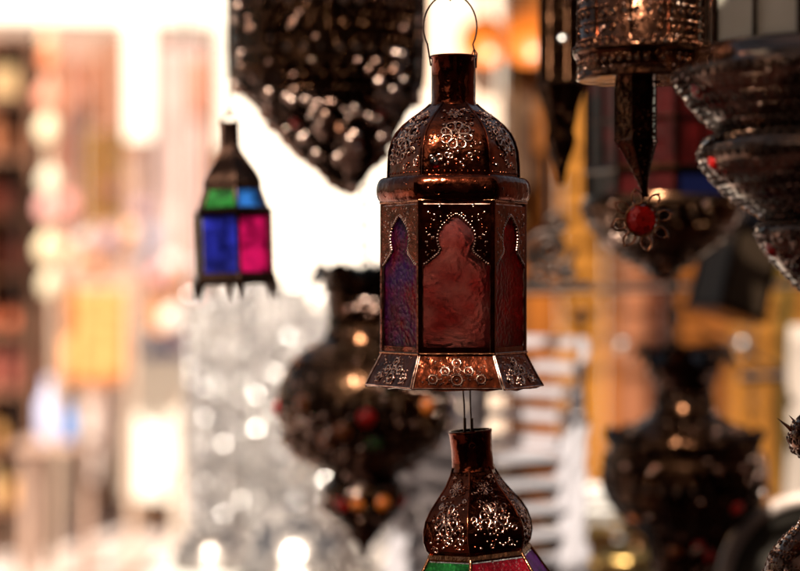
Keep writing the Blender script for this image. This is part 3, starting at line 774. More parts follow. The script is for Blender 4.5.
# sun-bleached pillar between street and planks
b = MB(); xa, xb = (428-400)*sw, (497-400)*sw
b.box(((xa+xb)/2, 5.75, 1.6), (xb-xa, .35, 3.2)); b.box(((xa+xb)/2, 5.75, .2), (xb-xa+.06, .41, .4))
tag(b.build('plaster_pillar', mat('peach_plaster', (0.78,0.60,0.47), .9, var=.1, vscale=4, bump=.006, bscale=15)), 'peach plaster pillar at the left end of the plank wall', 'pillar')

# two orange plates on the planks
for (x, y, r) in ((484, 42, 24), (527, 38, 27)):
    b = MB(); b.lathe([(0,.001),(.006,.6*r*sw),(.02,.95*r*sw),(.026,r*sw),(.018,r*sw),(0,.6*r*sw)], 40)
    o = b.build('orange_plate', mat('orange_glaze', (0.62,0.17,0.02), .3, var=.25, vscale=8), None, P(x, y, YW-.09), (R(90),0,0))
    tag(o, 'round orange glazed plate on the board wall, ' + ('nearer the sharp lantern' if x < 500 else 'beside the narrow black lantern'), 'plate', 'orange plates on the wall')

# iron scroll bracket with ring, Y = 4.6
Ys = 3.05; ss = Ys/F
b = MB()
for cx_, cy_, r0, tw, dr in ((548,250,26,1.6,1),(548,250,15,1.2,-1),(556,222,11,1.4,1),(538,276,10,1.4,-1),(566,270,9,1.5,1)):
    b.tube([P(cx_+dr*math.cos(a*tw*math.pi/12)*r0*(1-a/34), cy_+math.sin(a*tw*math.pi/12)*r0*(1-a/34), Ys) for a in range(24)], .006, 6)
b.tube([P(548,-60,Ys), P(548,276,Ys)], .004, 6); b.tube([P(518,287,Ys), P(590,285,Ys)], .005, 6)
tag(b.build('iron_scroll', IRON), 'curled black wrought iron scroll ornament hanging beside the sharp lantern', 'ironwork')
b = MB(); b.tube([P(505,292,3.7), P(905,283,3.7)], .007, 8); b.tube([P(740,378,3.7), P(905,372,3.7)], .010, 8); b.tube([P(905,-80,3.7),P(905,620,3.7)],.012)
b.tube([P(700,330,3.7), P(800,378,3.7)], .004)
tag(b.build('display_rail', IRON), 'thin dark display rails in front of the amber boards', 'rail')
for x_ in (752, 716):
    b = MB(); chain(b, P(x_,-90,4.4), P(x_, 420 if x_ == 752 else 240, 4.4), .035, .004)
    tag(b.build('iron_chain', IRON), 'dark chain dangling over the gold boards ' + ('right of the vase lantern' if x_ == 752 else 'behind the tilted box lantern'), 'chain', 'dangling chains')
# spotted white cloth, right edge
b = MB(); Yc = 3.6; n_ = 24; vs = []; 
for i in range(n_+1):
    for j in range(12):
        p = P(786+ i*3.2 + (j-6)*-.5, 325+j*22, Yc); vs.append(p + Vector((0, .02*math.sin(i*.9)+.01*math.sin(j), 0)))
fs = [(i*12+j, (i+1)*12+j, (i+1)*12+j+1, i*12+j+1) for i in range(n_) for j in range(11)]
b.add(vs, fs, True)
def spotted():
    m = bpy.data.materials.new('spotted_cloth'); m.use_nodes = True; t = m.node_tree; bs = t.nodes['Principled BSDF']; bs.inputs['Roughness'].default_value = .9
    tc = t.nodes.new('ShaderNodeTexCoord'); v = t.nodes.new('ShaderNodeTexVoronoi'); v.inputs['Scale'].default_value = 13; v.inputs['Randomness'].default_value = .5
    rp = t.nodes.new('ShaderNodeValToRGB'); rp.color_ramp.elements[0].position = .30; rp.color_ramp.elements[1].position = .34
    rp.color_ramp.elements[0].color = (.02,.015,.015,1); rp.color_ramp.elements[1].color = (.36,.30,.26,1)
    t.links.new(tc.outputs['Object'], v.inputs['Vector']); t.links.new(v.outputs['Distance'], rp.inputs[0]); t.links.new(rp.outputs[0], bs.inputs['Base Color'])
    return m
o = b.build('spotted_cloth', spotted()); sdm = o.modifiers.new('thick', 'SOLIDIFY'); sdm.thickness = .003
tag(o, 'white cloth with black spots hanging at the right edge', 'cloth')

# =================================================================== STACKED WHITE CHAIRS
def chair():
    root = empty('plastic_chair', (0,0,0), 'white plastic armchair', 'chair', 'stacked white plastic armchairs')
    # local: chair faces -y; arms run forward; heights are of the lowest chair
    def rib(zc, hh, dep, x0=-.27, th=.012):
        b = MB(); pts = []
        for q in range(33):
            a = math.pi*q/32; pts.append((-.27*math.cos(a)*1.0, (.20+dep)*math.sin(a)**.45 - .20 if 0 < q < 32 else -.20))
        pts = [(-.27,-.34,)] + pts + [(.27,-.34)]
        for (xa, ya), (xb, yb) in zip(pts, pts[1:]):
            v = Vector((xb-xa, yb-ya, 0)); 
            if v.length < 1e-5: continue
            nn = Vector((v.y, -v.x, 0)).normalized()*th
            A, B = Vector((xa,ya,zc)), Vector((xb,yb,zc)); H = Vector((0,0,hh))
            vs = [A,B,B+H,A+H,A+nn,B+nn,B+H+nn,A+H+nn]; b.add(vs, [(0,1,2,3),(4,7,6,5),(3,2,6,7),(0,4,5,1)], False)
        return b
    rib(.735, .030, .10).build('arm_rail', CHAIRPL, root)
    b = MB(); b.box((0,-.08,.43), (.46,.44,.02)); b.build('seat', CHAIRPL, root)
    b = MB()
    for q in range(5): b.box((-.16+.08*q, .16, .59), (.035,.012,.30), rx=R(-8))
    b.build('backrest', CHAIRPL, root)
    for sx in (-1,1):
        for ya, yb in ((-.26,-.33),(.10,.20)):
            b = MB(); b.tube([(sx*.22,ya,.43),(sx*.27,yb,0.0)], .022, 6, taper=lambda t: 1.1-.35*t)
            if ya < 0: b.tube([(sx*.22,ya,.43),(sx*.268,-.33,.74)], .018, 6)
            b.build('leg', CHAIRPL, root)
    return root
c0 = chair(); base = P(470, 0, 3.35); base.z = .50
b = MB(); b.box((base.x, base.y, .25), (.42,.42,.498)); tag(b.build('chair_plinth', DARKWOOD), 'dark wooden box under the stack of small white armchairs', 'box')
for i in range(13):
    c = c0 if i == 0 else copy_tree(c0)
    c.location = (base.x - .0 + .003*math.sin(i*2.2), base.y + .004*i, .50 + .0445*i); c.scale = (.43,.54,.62); c.rotation_euler = (0, 0, R(36) + R(2.2)*math.sin(i*1.7))
    nth = 12 - i
    words_ = ['topmost','second from the top','third from the top','fourth from the top','fifth from the top','sixth from the top','seventh from the top','eighth from the top','ninth from the top','tenth from the top','third from the bottom','second from the bottom','lowest']
    c['label'] = 'small white armchair, ' + words_[nth] + ' in the stack right of the lower lantern'

# =================================================================== SILVER DISPLAY
st = empty('silver_table', (0,0,0), 'low display table carrying the silver domes', 'table'); 
b = MB(); b.box((-.16, 4.35, .93), (.74, .9, .04)); b.build('tabletop', DARKWOOD, st)
for sx in (-.48, .16):
    for yy in (3.98, 4.72): b = MB(); b.box((sx, yy, .455), (.06,.06,.91)); b.build('leg', DARKWOOD, st)
b = MB(); b.box((-.16, 4.35, .953), (.78, .94, .006)); b.box((-.16, 3.877, .50), (.78, .006, .91)); b.box((-.553, 4.35, .50), (.006, .94, .91)); b.box((.233, 4.35, .50), (.006, .94, .91))  # unseen white sheet added to throw sunlight onto the lantern rims
tag(b.build('reflector', mat('white_reflector_cloth', (.80,.77,.72), .9)), 'unseen white cloth added around the table of silver domes to reflect sunlight', 'reflector')
def silver_dome(px, ptop, r, Y, lab):
    s = Y/F; z1 = P(px, ptop, Y).z; h = z1-.956
    o = empty('silver_dome', (P(px,0,Y).x, Y, .956), lab, 'dome cover', 'silver domed covers')
    R0 = r*s
    pf = [(0,R0*1.04),(.012,R0*1.06),(.02,R0),(h*.35,R0*.97),(h*.6,R0*.8),(h*.78,R0*.5),(h*.88,R0*.2)]
    m = MB(); m.lathe(pf, 48); 
    rr = random.Random(int(px)); 
    for q in range(160): p, nn = on_round(pf, rr.uniform(.1,.95), rr.uniform(0,6.28)); m.bead(p, nn, rr.uniform(.005,.011), .8, 7)
    m.build('cover', PEWTER, o)
    m = MB(); m.sphere((0,0,h*.93), h*.07+.008); m.build('knob', SILVER, o)
silver_dome(300, 500, 60, 4.1, 'silver dome cover with a round knob, biggest of those left of the lower lantern')
silver_dome(395, 520, 38, 4.2, 'silver dome cover immediately left of the lower lantern')
silver_dome(215, 515, 40, 4.3, 'silver dome cover at the left end of the silver table')
b = MB(); vs = []
for i in range(41):
    for j in range(15):
        u = i/40; px = 186 + 214*u + (5*math.sin(j*1.3) if i == 0 else 0); v = j/14; top = 285 + 16*math.sin(u*13)+10*math.sin(u*31+1)
        p = P(px, top, 5.3); vs.append((p.x, 5.3 + .03*math.sin(u*44 + v), p.z*(1-v)))
b.add(vs, [(i*15+j, i*15+j+1, (i+1)*15+j+1, (i+1)*15+j) for i in range(40) for j in range(14)], True)
o = b.build('grey_drape', mat('grey_sheen_cloth', (.40,.37,.36), .5, c2=(.12,.11,.115), vscale=6)); md = o.modifiers.new('thick','SOLIDIFY'); md.thickness = .004
tag(o, 'grey mottled drape with an uneven top edge behind the curtain of silver beads', 'drape')
b = MB(); b.tube([P(188,262,5.33), P(404,262,5.33)], .005)
for px in (188, 292, 404): b.tube([P(px,262,5.33), (P(px,0,5.33).x, 5.33, 0)], .005)
tag(b.build('drape_stand', SILVER), 'thin stand holding the grey drape', 'stand')
# strands of silver beads
rnd = random.Random(12)
ns = 26
cor = MB(); cor.tube([(-.56,4.94,2.45),(.06,4.94,2.45)], .006, 8)
for x in (-.56,.06): cor.tube([(x,4.94,0),(x,4.94,2.45)], .004, 8)
tag(cor.build('bead_rail', SILVER), 'thin rail holding the silver bead strands', 'rail')
for i in range(ns):
    x = -.545 + .56*i/(ns-1) + rnd.uniform(-.008,.008); ztop = 2.45; b = MB()
    y = 4.9 + (i % 2)*.08 + rnd.uniform(-.02,.02); zs = P(0, 268 + 14*math.sin(i*.8) + rnd.uniform(-8,8), 4.9).z
    b.tube([(x,y,ztop),(x,y,.99)], .0012, 4)
    z = zs
    while z > 1.0:
        rr = rnd.choice([.006,.008,.011,.014,.019]); b.sphere((x, y, z-rr), rr, n=10, m=6); z -= rr*2+rnd.choice([.004,.012,.03])
    o = b.build('bead_strand', SILVER)
    tag(o, 'strand of grey silver beads hanging in the shimmering curtain below the small black lantern', 'bead strand', 'silver bead strands')

# =================================================================== TABLE OF BRASS, lower right
bt = empty('brass_table', (0,0,0), 'wooden table with brass ware at the lower right', 'table')
b = MB(); b.box((.92, 3.75, 1.02), (1.15, 1.1, .04)); b.build('tabletop', DARKWOOD, bt)
for sx in (.40, 1.44):
    for yy in (3.28, 4.22): b = MB(); b.box((sx, yy, .5), (.06,.06,1.0)); b.build('leg', DARKWOOD, bt)
def bowl(px, Y, R0, h, z, lab, m_=None, name='brass_bowl', cat='bowl'):
    o = MB(); o.lathe([(0,R0*.45),(.006,R0*.5),(h*.3,R0*.8),(h*.8,R0*.98),(h,R0),(h,R0*.95),(h*.3,R0*.74),(.012,.01)], 40)
    tag(o.build(name, m_ or GILT, None, (P(px,0,Y).x, Y, z)), lab, cat, 'bowls on the brass table' if m_ is None else None)
bowl(575, 3.9, .09, .06, 1.04, 'brass bowl nearest the white chairs'); bowl(625, 3.6, .08, .05, 1.04, 'low brass bowl in front of the pale dish')
bowl(660, 4.0, .10, .08, 1.04, 'deep brass bowl below the vase lantern'); bowl(640, 3.35, .07, .04, 1.04, 'small shallow brass bowl at the front edge')
for q in range(4):
    b = MB(); b.lathe([(0,.06),(.004,.07),(.022,.115),(.026,.12),(.022,.12),(.0,.07)], 40)
    tag(b.build('white_dish', mat('white_glaze', (.7,.68,.66), .25), None, (P(592,0,4.1).x, 4.1, 1.041+q*.03)), 'white dish, ' + ['bottom','second','third','top'][q] + ' one of the little pile beside the white chairs', 'dish', 'pile of white dishes')
# big round tray standing on edge
Yt = 2.95; s = Yt/F
tr = empty('round_tray', P(815, 590, Yt), 'big round black tray with a pale rim tilted in the bottom right corner', 'tray', rot=(R(80), 0, R(-20)))
b = MB(); b.lathe([(0,.001),(0,.130),(.01,.135)], 64); b.lathe([(-.004,.001),(-.004,.134),(.01,.135)], 64); b.build('plate', mat('black_lacquer', (.035,.03,.025), .35, var=.4, vscale=10), tr)
b = MB(); b.ring((0,0,.01), (0,0,1), .142, .011, 72, 10); b.build('rim', mat('pale_metal_rim', (.62,.50,.44), .3, .35, bump=.001, bscale=40), tr)
b = MB(); b.box((P(815,0,Yt).x+.05, Yt+.02, .505), (.5,.3,1.01))
tag(b.build('wooden_crate', DARKWOOD), 'tall wooden crate under the round tray', 'crate')

# =================================================================== THE STREET (far, sunlit)
def hang_cloth(name, xa, xb, ya, yb, Y, m_, lab, cat='cloth', group=None, fold=.03, rz=0):
    b = MB(); n1, n2 = 26, 8; vs = []; A = P(xa,ya,Y); B = P(xb,yb,Y)
    for i in range(n1+1):
        for j in range(n2+1):
            u = i/n1; v = j/n2
            vs.append((A.x+(B.x-A.x)*u, Y + fold*math.sin(u*19+v*.8)*(.4+.6*v), A.z+(B.z-A.z)*v + .01*math.sin(u*9)))
    b.add(vs, [(i*(n2+1)+j, i*(n2+1)+j+1, (i+1)*(n2+1)+j+1, (i+1)*(n2+1)+j) for i in range(n1) for j in range(n2)], True)
    o = b.build(name, m_); md = o.modifiers.new('thick','SOLIDIFY'); md.thickness = .006
    return tag(o, lab, cat, group)
def cm(name, c, **k): return mat(name, c, .85, var=.25, vscale=4, **k)

hang_cloth('darkening_rug', 588, 900, -90, 205, 5.42, mat('dark_red_kilim', (.13,.02,.015), .95, c2=(.035,.012,.01), vscale=9), 'dark red rug added to darken the boards behind the copper lanterns at the upper right', 'rug', fold=.015)  # rugs added to put uneven wall shading into dark cloth
hang_cloth('darkening_rug', 500, 534, 95, 190, 5.42, mat('umber_kilim', (.10,.05,.025), .95, c2=(.05,.02,.01), vscale=9), 'small umber rug added to darken the boards below the orange plates', 'rug', fold=.01)
# far buildings
YB = 26.0
b = MB(); b.box((-9, YB+3, 4), (12, 4, 8)); bw_ = empty('street_building', (0,0,0), 'pink plastered building along the far side of the street', 'building')
b = MB(); x0 = P(-150,0,YB).x; x1 = P(262,0,YB).x
b.box(((x0+x1)/2, YB+1, 3.5), (x1-x0, 2, 7)); b.build('wall', PINKPL, bw_)
for px, w_, ya, yb in ((20,60,60,200),(100,40,40,150),(180,40,70,180)):
    b = MB(); A = P(px,ya,YB-.03); B = P(px+w_,yb,YB-.03); b.box(((A.x+B.x)/2, YB-.02, (A.z+B.z)/2), (B.x-A.x, .08, A.z-B.z)); b.build('shutter', cm('shutter_wood', (.28,.13,.08)), bw_)
b = MB(); x0 = P(236,0,20).x; x1 = P(640,0,20).x; b.box(((x0+x1)/2, 21, 3.2), (x1-x0, 2, 6.4))
o = b.build('white_house', PLASTER); tag(o, 'glaring white sunlit house wall seen between the hanging lanterns', 'house')

# left shop: dark shelves
YL = 11.0; sh = empty('shop_shelves', (0,0,0), 'dark brown shop shelving full of goods at the left edge', 'shelves')
b = MB(); A = P(-120, 40, YL); B = P(34, 420, YL)
b.box(((A.x+B.x)/2, YL+.45, A.z/2), (B.x-A.x, .05, A.z)); 
for x in (A.x, B.x, (A.x+B.x)/2+.15): b.box((x, YL+.22, A.z/2), (.05,.44,A.z))
for q in range(9): b.box(((A.x+B.x)/2, YL+.2, .3+q*(A.z-.3)/8), (B.x-A.x,.42,.04))
b.build('shelf_frame', cm('brown_shelf', (.17,.075,.04)), sh)
rnd = random.Random(5); pal = [(.35,.12,.05),(.5,.25,.08),(.25,.06,.04),(.45,.3,.15),(.15,.07,.05),(.5,.12,.05)]
pm_ = [cm('shelf_goods_%d' % i, c) for i, c in enumerate(pal)]
nn_ = 0
for q in range(8):
    x = A.x+.12; z = .325+q*(A.z-.3)/8
    while x < B.x-.14:
        w_ = rnd.uniform(.10,.2); h_ = rnd.uniform(.10,.21); b = MB(); kind = rnd.random()
        if kind < .5: b.box((0,0,h_/2), (w_*.9,.2,h_)); b.box((0,-.101,h_*.5),(w_*.5,.004,h_*.4)); nm, ct = 'goods_box', 'box'
        else: b.lathe([(0,w_*.3),(h_*.3,w_*.45),(h_*.7,w_*.38),(h_*.85,w_*.2),(h_,w_*.25)], 16, cap0=True, cap1=True); nm, ct = 'clay_jar', 'jar'
        nn_ += 1
        o = b.build(nm, pm_[rnd.randrange(6)], None, (x+w_/2, YL+.12, z))
        tag(o, 'blurred brown and orange ' + ct + ' among many on the dark shop shelves', ct, 'goods on the shop shelves ' + ct); x += w_+.04

# white awning beam and hanging post
aw = empty('white_awning', (0,0,0), 'white canvas awning running across the top of the street', 'awning')
b = MB(); A = P(-150,-30,9.5); B = P(238,22,9.5); b.box(((A.x+B.x)/2, 9.7, (A.z+B.z)/2+.0), (B.x-A.x, .5, A.z-B.z), ry=R(1.2)); b.build('valance', CANVAS, aw)
b = MB(); A = P(126,10,9.4); B = P(153,140,9.4); b.box(((A.x+B.x)/2, 9.4, (A.z+B.z)/2), (B.x-A.x, .03, A.z-B.z)); b.build('hanging_flap', CANVAS, aw)
b = MB(); A = P(218,10,9.45); B = P(242,150,9.45); b.box(((A.x+B.x)/2, 9.45, (A.z+B.z)/2), (B.x-A.x, .03, A.z-B.z)); b.build('hanging_flap', CANVAS, aw)
for px in (-80, 232):
    b = MB(); x = P(px,0,9.8).x; b.tube([(x,9.85,0),(x,9.85,P(0,0,9.8).z)], .03, 8); b.build('post', WHITEPL, aw)

# string of round lamps on the left, tops to bottom
cols_ = [(.85,.6,.4),(.75,.25,.12),(.8,.35,.25),(.85,.75,.55),(.85,.8,.65),(.75,.4,.38),(.85,.72,.5),(.85,.75,.55)]
for q, (yy, rr) in enumerate(((40,10),(60,12),(97,13),(130,14),(182,14),(208,13),(250,14),(285,13))):
    Yq = 9.0; s = Yq/F; b = MB(); c = P(48+2*math.sin(q*2), yy, Yq); b.sphere(c, rr*s*.8, rr*s*.8, rr*s); b.tube([c+Vector((0,0,rr*s*.9)), c+Vector((0,0,rr*s*1.25))], .015)
    cn = ['cream','red orange','salmon','pale yellow','ivory','dusty pink','light gold','straw'][q]
    b.tube([c+Vector((0,0,rr*s*1.2)), Vector((c.x, Yq, P(0,22,9.5).z+.02))], .004, 5)
    tag(b.build('paper_lantern', cm('paper_'+cn.replace(' ','_'), cols_[q])), cn + ' paper ball lantern, ' + ['first','second','third','fourth','fifth','sixth','seventh','eighth'][q] + ' down the vertical string at the left', 'paper lantern', 'string of paper ball lanterns')

hang_cloth('hanging_rug', 82, 124, 130, 222, 10.5, cm('mustard_wool', (.62,.38,.08)), 'mustard yellow rug hanging in the street behind the white flap')
hang_cloth('hanging_rug', 66, 100, 60, 125, 10.6, cm('rust_wool', (.42,.16,.09)), 'rust brown rug hanging right of the string of ball lanterns')
hang_cloth('hanging_rug', 62, 84, 120, 240, 10.55, cm('rose_wool', (.5,.22,.2)), 'narrow rose coloured rug left of the mustard one')
hang_cloth('hanging_rug', 155, 205, 30, 300, 12.5, cm('greyrose_wool', (.50,.36,.34)), 'tall faded grey rose cloth hanging left of the small black lantern')
hang_cloth('hanging_rug', 190, 218, 60, 120, 12.2, cm('tan_wool', (.5,.22,.14)), 'short tan brown rug above the small black lantern')
hang_cloth('hanging_rug', 62, 126, 288, 385, 9.2, mat('orange_wool', (.62,.30,.11), .9, c2=(.50,.17,.05), vscale=6, stretch=(1,1,3)), 'vivid orange blanket hung over a stand at the left')
b = MB()
for xa, xb, ya, Y_ in ((40,215,26,10.55),(150,222,26,12.4)):
    b.tube([P(xa,ya,Y_),P(xb,ya,Y_)], .02); 
    for x_ in (xa,xb): b.tube([P(x_,ya,Y_), (P(x_,0,Y_).x, Y_, 0)], .02)
tag(b.build('rug_rack', IRON), 'pipe rack the street rugs hang from', 'rack')
b = MB(); b.tube([P(56,286,9.2),P(132,286,9.2)], .02)
for x_ in (56,132): b.tube([P(x_,286,9.2), (P(x_,0,9.2).x, 9.2, 0)], .02)
tag(b.build('blanket_stand', cm('pale_stand_wood',(.48,.34,.26))), 'wooden stand carrying the orange blanket', 'stand')

def jar(px, py, r, h, Y, c, nm, lab, cat, zt=None, grp=None):
    s = Y/F; b = MB(); b.lathe([(0,r*.8*s),(h*.1*s,r*s),(h*.6*s,r*s),(h*.75*s,r*.5*s),(h*.8*s,r*.35*s),(h*s,r*.38*s)], 20, cap0=True, cap1=True)
    return tag(b.build(nm, c, None, P(px, py, Y)), lab, cat, grp)
tb = empty('street_table', (0,0,0), 'street table with a pale cloth holding pots and bottles', 'table')
zt = P(0, 356, 12.0).z
b = MB(); A = P(128,0,12.0).x; B = P(235,0,12.0).x; b.box(((A+B)/2, 12.1, zt-.02), (B-A, .7, .04)); b.box(((A+B)/2, 11.745, zt-.45), (B-A+.02, .01, .86)); b.build('cloth_cover', CANVAS, tb)
for x_ in (A+.05,B-.05):
    for y_ in (11.82,12.4): b = MB(); b.box((x_,y_,(zt-.04)/2),(.05,.05,zt-.04)); b.build('leg', DARKWOOD, tb)
b = MB(); w_ = 38*12.0/F; b.box((0,0,w_*.19),(w_,.2,w_*.38)); tag(b.build('navy_box', cm('navy_paint',(.03,.04,.25)), None, P(165,357,12.0)), 'navy blue box on the street table', 'box')
b = MB(); b.box((0,0,.033),(w_*1.05,.22,.066)); tag(b.build('white_carton', cm('white_card',(.75,.75,.8)), None, P(165,357-38*.38*1.0-.6,12.0)), 'white carton lying on the navy box', 'box')
WB = mat('white_lamp_glaze', (.85,.82,.8), .25)
jar(163, 328, 13, 44, 12.8, cm('orange_glaze2',(.75,.3,.1)), 'orange_pot', 'tall orange pot behind the white carton', 'pot').location.z = 0
bpy.data.objects['orange_pot'].scale = (2.2, 2.2, P(0,262,12.8).z/(44*12.8/F))
for px, py, r in ((137,356,9),(206,356,11),(222,356,9)):
    jar(px, py, r, 34, 11.9, WB, 'white_pot', 'glossy white pot on the street table, ' + {137:'left of the navy box',206:'just right of the navy box',222:'at the right end'}[px], 'pot', grp='white pots on the street table')
jar(214, 395, 14, 40, 11.0, cm('orange_clay',(.7,.28,.12)), 'orange_pot', 'squat orange clay pot standing on a pale crate below the small black lantern', 'pot')
b = MB(); zc = P(0,395,11.0).z; b.box((P(205,0,11.0).x, 11.1, zc/2), (.34,.4,zc)); tag(b.build('pale_crate', cm('pale_wood',(.6,.5,.42))), 'pale wooden crate under the squat orange pot', 'crate')
# blue bottles on a stool
zs_ = P(0,440,9.6).z
b = MB(); b.box((P(58,0,9.6).x, 9.6, zs_-.02), (.36,.3,.04)); 
st_ = empty('stool', (0,0,0), 'small brown stool with the blue bottles', 'stool'); b.build('seat', cm('pinkish_wood',(.42,.28,.22)), st_)
for sx in (-.14,.14):
    for sy in (-.1,.1): b = MB(); b.box((P(58,0,9.6).x+sx, 9.6+sy, (zs_-.04)/2), (.03,.03,zs_-.04)); b.build('leg', cm('pinkish_wood',(.42,.28,.22)), st_)
jar(49, 440, 11, 62, 9.6, mat('pale_blue_plastic',(.42,.48,.72),.3), 'blue_bottle', 'tall pale blue bottle on the stool at the left', 'bottle', grp='blue bottles')
jar(68, 440, 8, 36, 9.6, mat('azure_plastic',(.10,.26,.62),.3), 'blue_bottle', 'short bright azure bottle on the stool at the left', 'bottle', grp='blue bottles')
# baskets, sacks and a bleached column of plinths
def basket(px, py, r, h, Y, c, lab):
    s = Y/F; b = MB(); z1 = 0
    b.lathe([(0,r*.75*s),(h*.5*s,r*s),(h*s,r*.9*s),(h*s,r*.8*s),(h*.8*s,r*.78*s)], 24, cap0=True)
    for q in range(9): b.ring((0,0,h*s*(q+.5)/9.3), (0,0,1), r*s*(.78+.22*math.sin(math.pi*(q+.5)/9*.9)), .012, 24, 5)
    p = P(px,0,Y); tag(b.build('basket', c, None, (p.x, Y, 0.02)), lab, 'basket', 'street baskets')
basket(92, 440, 17, 40, 12.6, cm('brown_cane',(.34,.20,.14)), 'brown cane basket standing on the paving right of the stool')
basket(112, 430, 15, 58, 13.2, cm('tan_cane',(.55,.38,.28)), 'taller tan basket behind the brown one')
basket(20, 400, 22, 60, 11.2, cm('dark_cane',(.16,.09,.06)), 'dark basket at the foot of the shop shelves')
# hanging coloured lamps over the street, each on its own cord from a high wire
rnd = random.Random(77)
hues = [('rose',(.62,.26,.24)),('white',(.80,.76,.74)),('orange',(.75,.26,.05)),('mauve',(.38,.25,.30)),('brown',(.24,.10,.06)),('peach',(.78,.45,.30)),('blue grey',(.25,.28,.38))]
hm = {n: cm('lamp_shade_'+n.replace(' ','_'), c) for n, c in hues}
hw = MB(); zw = P(0,-60,10.0).z
spots = [(70,205),(84,236),(96,262),(108,240),(120,254),(131,232),(146,262),(158,276),(171,262),(183,284),(140,210),(112,190),(76,262),(152,238),(196,300),(172,318),(206,322),(186,338),(100,280),(64,250)]
for q, (px, py) in enumerate(spots):
    Yq = 9.6 + .12*(q % 7); s_ = Yq/F; n_, c_ = hues[q % 7]; r_px = rnd.uniform(7, 12); c = P(px, py, Yq); b = MB()
    b.lathe([(r_px*s_*1.1, r_px*s_*.25),(r_px*s_*.8, r_px*s_*.7),(0, r_px*s_),(-r_px*s_*.7, r_px*s_*.75),(-r_px*s_*1.1, r_px*s_*.2)], 16, cap0=True, cap1=True)
    b.tube([(0,0,r_px*s_),(0,0,zw-c.z)], .004, 4)
    o = b.build('hanging_lamp', hm[n_], None, c)
    side = 'above the orange blanket' if px < 128 and py > 245 else 'high over the rugs' if py < 225 else 'near the small black lantern' if px > 165 else 'in the middle of the cluster'
    tag(o, n_ + ' street lamp shade, ' + side + ', blurred at the left', 'hanging lamp', n_ + ' lamp shades over the street')
for k in range(7): hw.tube([P(20,0,9.6+.12*k)*1 + Vector((0,0,zw-CAM_Z-(285.5)*(9.6+.12*k)/F)), P(240,0,9.6+.12*k) + Vector((0,0,zw-CAM_Z-(285.5)*(9.6+.12*k)/F))], .006, 5)
for px in (20, 240):
    hw.tube([(P(px,0,9.6).x, 9.6, zw), (P(px,0,10.32).x, 10.32, zw)], .012, 6); hw.tube([(P(px,0,10.32).x, 10.32, 0), (P(px,0,10.32).x, 10.32, zw)], .02, 6)
tag(hw.build('lamp_wires', IRON), 'thin wires strung over the street for the coloured lamp shades', 'wires')
# sacks and low goods on the paving
sk = [('cream',(.68,.60,.50)),('sand',(.50,.38,.28)),('pale pink',(.66,.48,.42)),('tan',(.36,.22,.14))]
sm_ = {n: cm('sack_'+n.replace(' ','_'), c) for n, c in sk}
for q, (px, py, Yq) in enumerate([(72,425,12.4),(134,415,12.9),(112,400,13.6),(150,430,12.2),(222,430,12.6)]):
    n_, _ = sk[q % 4]; R_ = rnd.uniform(.07,.10); z1 = P(0,py-40,Yq).z; b = MB()
    b.lathe([(0,R_*.8),(z1*.1,R_*1.15),(z1*.45,R_*1.2),(z1*.8,R_),(z1*.95,R_*.8),(z1,R_*.95),(z1*.93,R_*.6)], 20, cap0=True, cap1=True, mod=lambda i, j: (1+.06*math.sin(j*12.56+i), 0))
    wh = {0:'nearest the stool',1:'right of the baskets',2:'furthest back',3:'left of the squat orange pot',4:'furthest right'}[q]
    tag(b.build('sack', sm_[n_], None, (P(px,0,Yq).x, Yq, .022)), n_ + ' open sack standing on the paving, ' + wh, 'sack', 'sacks on the paving')
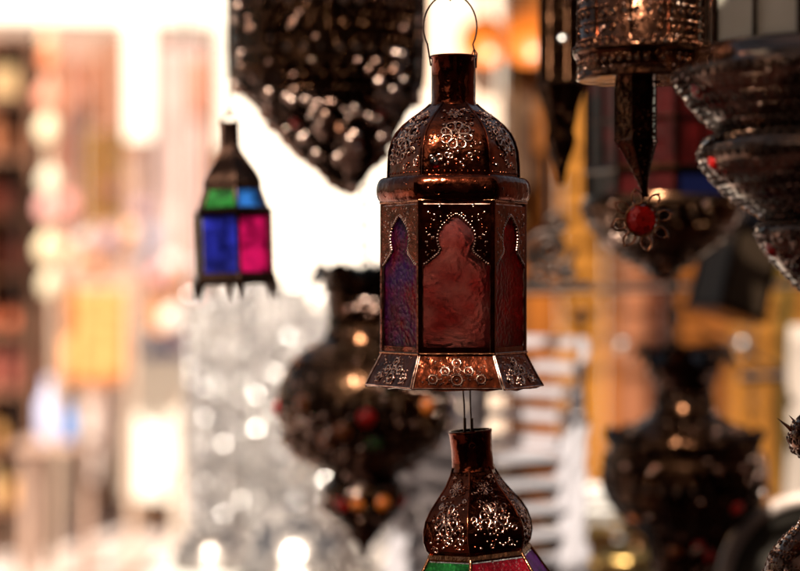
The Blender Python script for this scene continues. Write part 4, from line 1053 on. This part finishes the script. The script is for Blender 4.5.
# small goods hanging on and before the board wall
pend = [(598,262,4.6,9,'disc'),(622,345,4.2,7,'ball'),(655,310,4.4,8,'disc'),(582,318,4.8,10,'disc'),(512,222,4.9,11,'disc'),(505,262,4.5,8,'ball'),(776,300,4.3,9,'disc'),(742,345,4.2,8,'ball'),(728,395,4.6,8,'disc'),(634,250,4.9,9,'disc'),(596,395,4.7,9,'disc')]
where = ['just left of the pinkish board','glinting on the pinkish board','above the left of the vase lantern','level with the glass of the sharp lantern','highest, beside the dome of the sharp lantern','under the iron scroll','near the right edge','right of the vase crown','above the right shoulder of the vase lantern','under the bowl of the red lantern','lowest, right of the white chairs']
hb = MB(); zr = P(0,-110,4.9).z
for q, (px, py, Yq, r_, kd) in enumerate(pend):
    if q in (0, 2, 6, 8, 10): continue
    s_ = Yq/F; c = P(px, py, Yq); b = MB()
    if kd == 'disc': b.lathe([(-.006,.001),(-.004,r_*s_),(0,r_*s_*1.05),(.004,r_*s_*.6),(.008,.001)], 24); b.v = [(x, z, y) for x, y, z in b.v]; b.ring((0,0,r_*s_*1.15),(0,1,0),.006,.002)
    else: b.sphere((0,0,0), r_*s_); b.tube([(0,0,-r_*s_),(0,0,-r_*s_*1.6)], .004)
    b.tube([(0,0,r_*s_*1.2 if kd=='disc' else r_*s_),(0,0,zr-c.z)], .0022, 4)
    nm = 'brass_disc' if kd == 'disc' else 'silver_ball'
    tag(b.build(nm, GILT if q % 3 else BRASS_DK, None, c) if kd == 'disc' else b.build(nm, SILVER, None, c), ('small round brass disc on a cord ' if kd == 'disc' else 'small silver ball on a cord ') + where[q], 'ornament', 'ornaments hung before the boards')
for Yq in sorted(set(p[2] for p in pend)): hb.tube([(.2,Yq,zr),(2.0,Yq,zr)], .008, 6)
for x in (.2, 2.0): hb.tube([(x,4.2,zr),(x,5.58,zr)], .012, 6)
tag(hb.build('ornament_rack', IRON), 'iron rack fixed high on the board wall for hanging ornaments', 'rack')
# more brass on the table at the lower right
for q, (x, Yq, R0, h) in enumerate([(.50,3.45,.045,.07),(.58,3.3,.04,.05),(.62,3.75,.05,.10),(.70,3.95,.04,.06),(.47,3.75,.035,.05),(.72,3.4,.04,.04),(.80,3.6,.05,.06)]):
    b = MB(); b.lathe([(0,R0*.6),(h*.2,R0),(h*.6,R0*.85),(h*.75,R0*.4),(h,R0*.5),(h,R0*.4)], 24, cap0=True)
    tag(b.build('brass_pot', GILT if q % 2 else BRASS_DK, None, (x, Yq, 1.0405)), ['small bright','squat','tallest','slim','tiny','low','rounded'][q] + ' brass pot among the bowls at the lower right', 'pot', 'brass pots on the table')
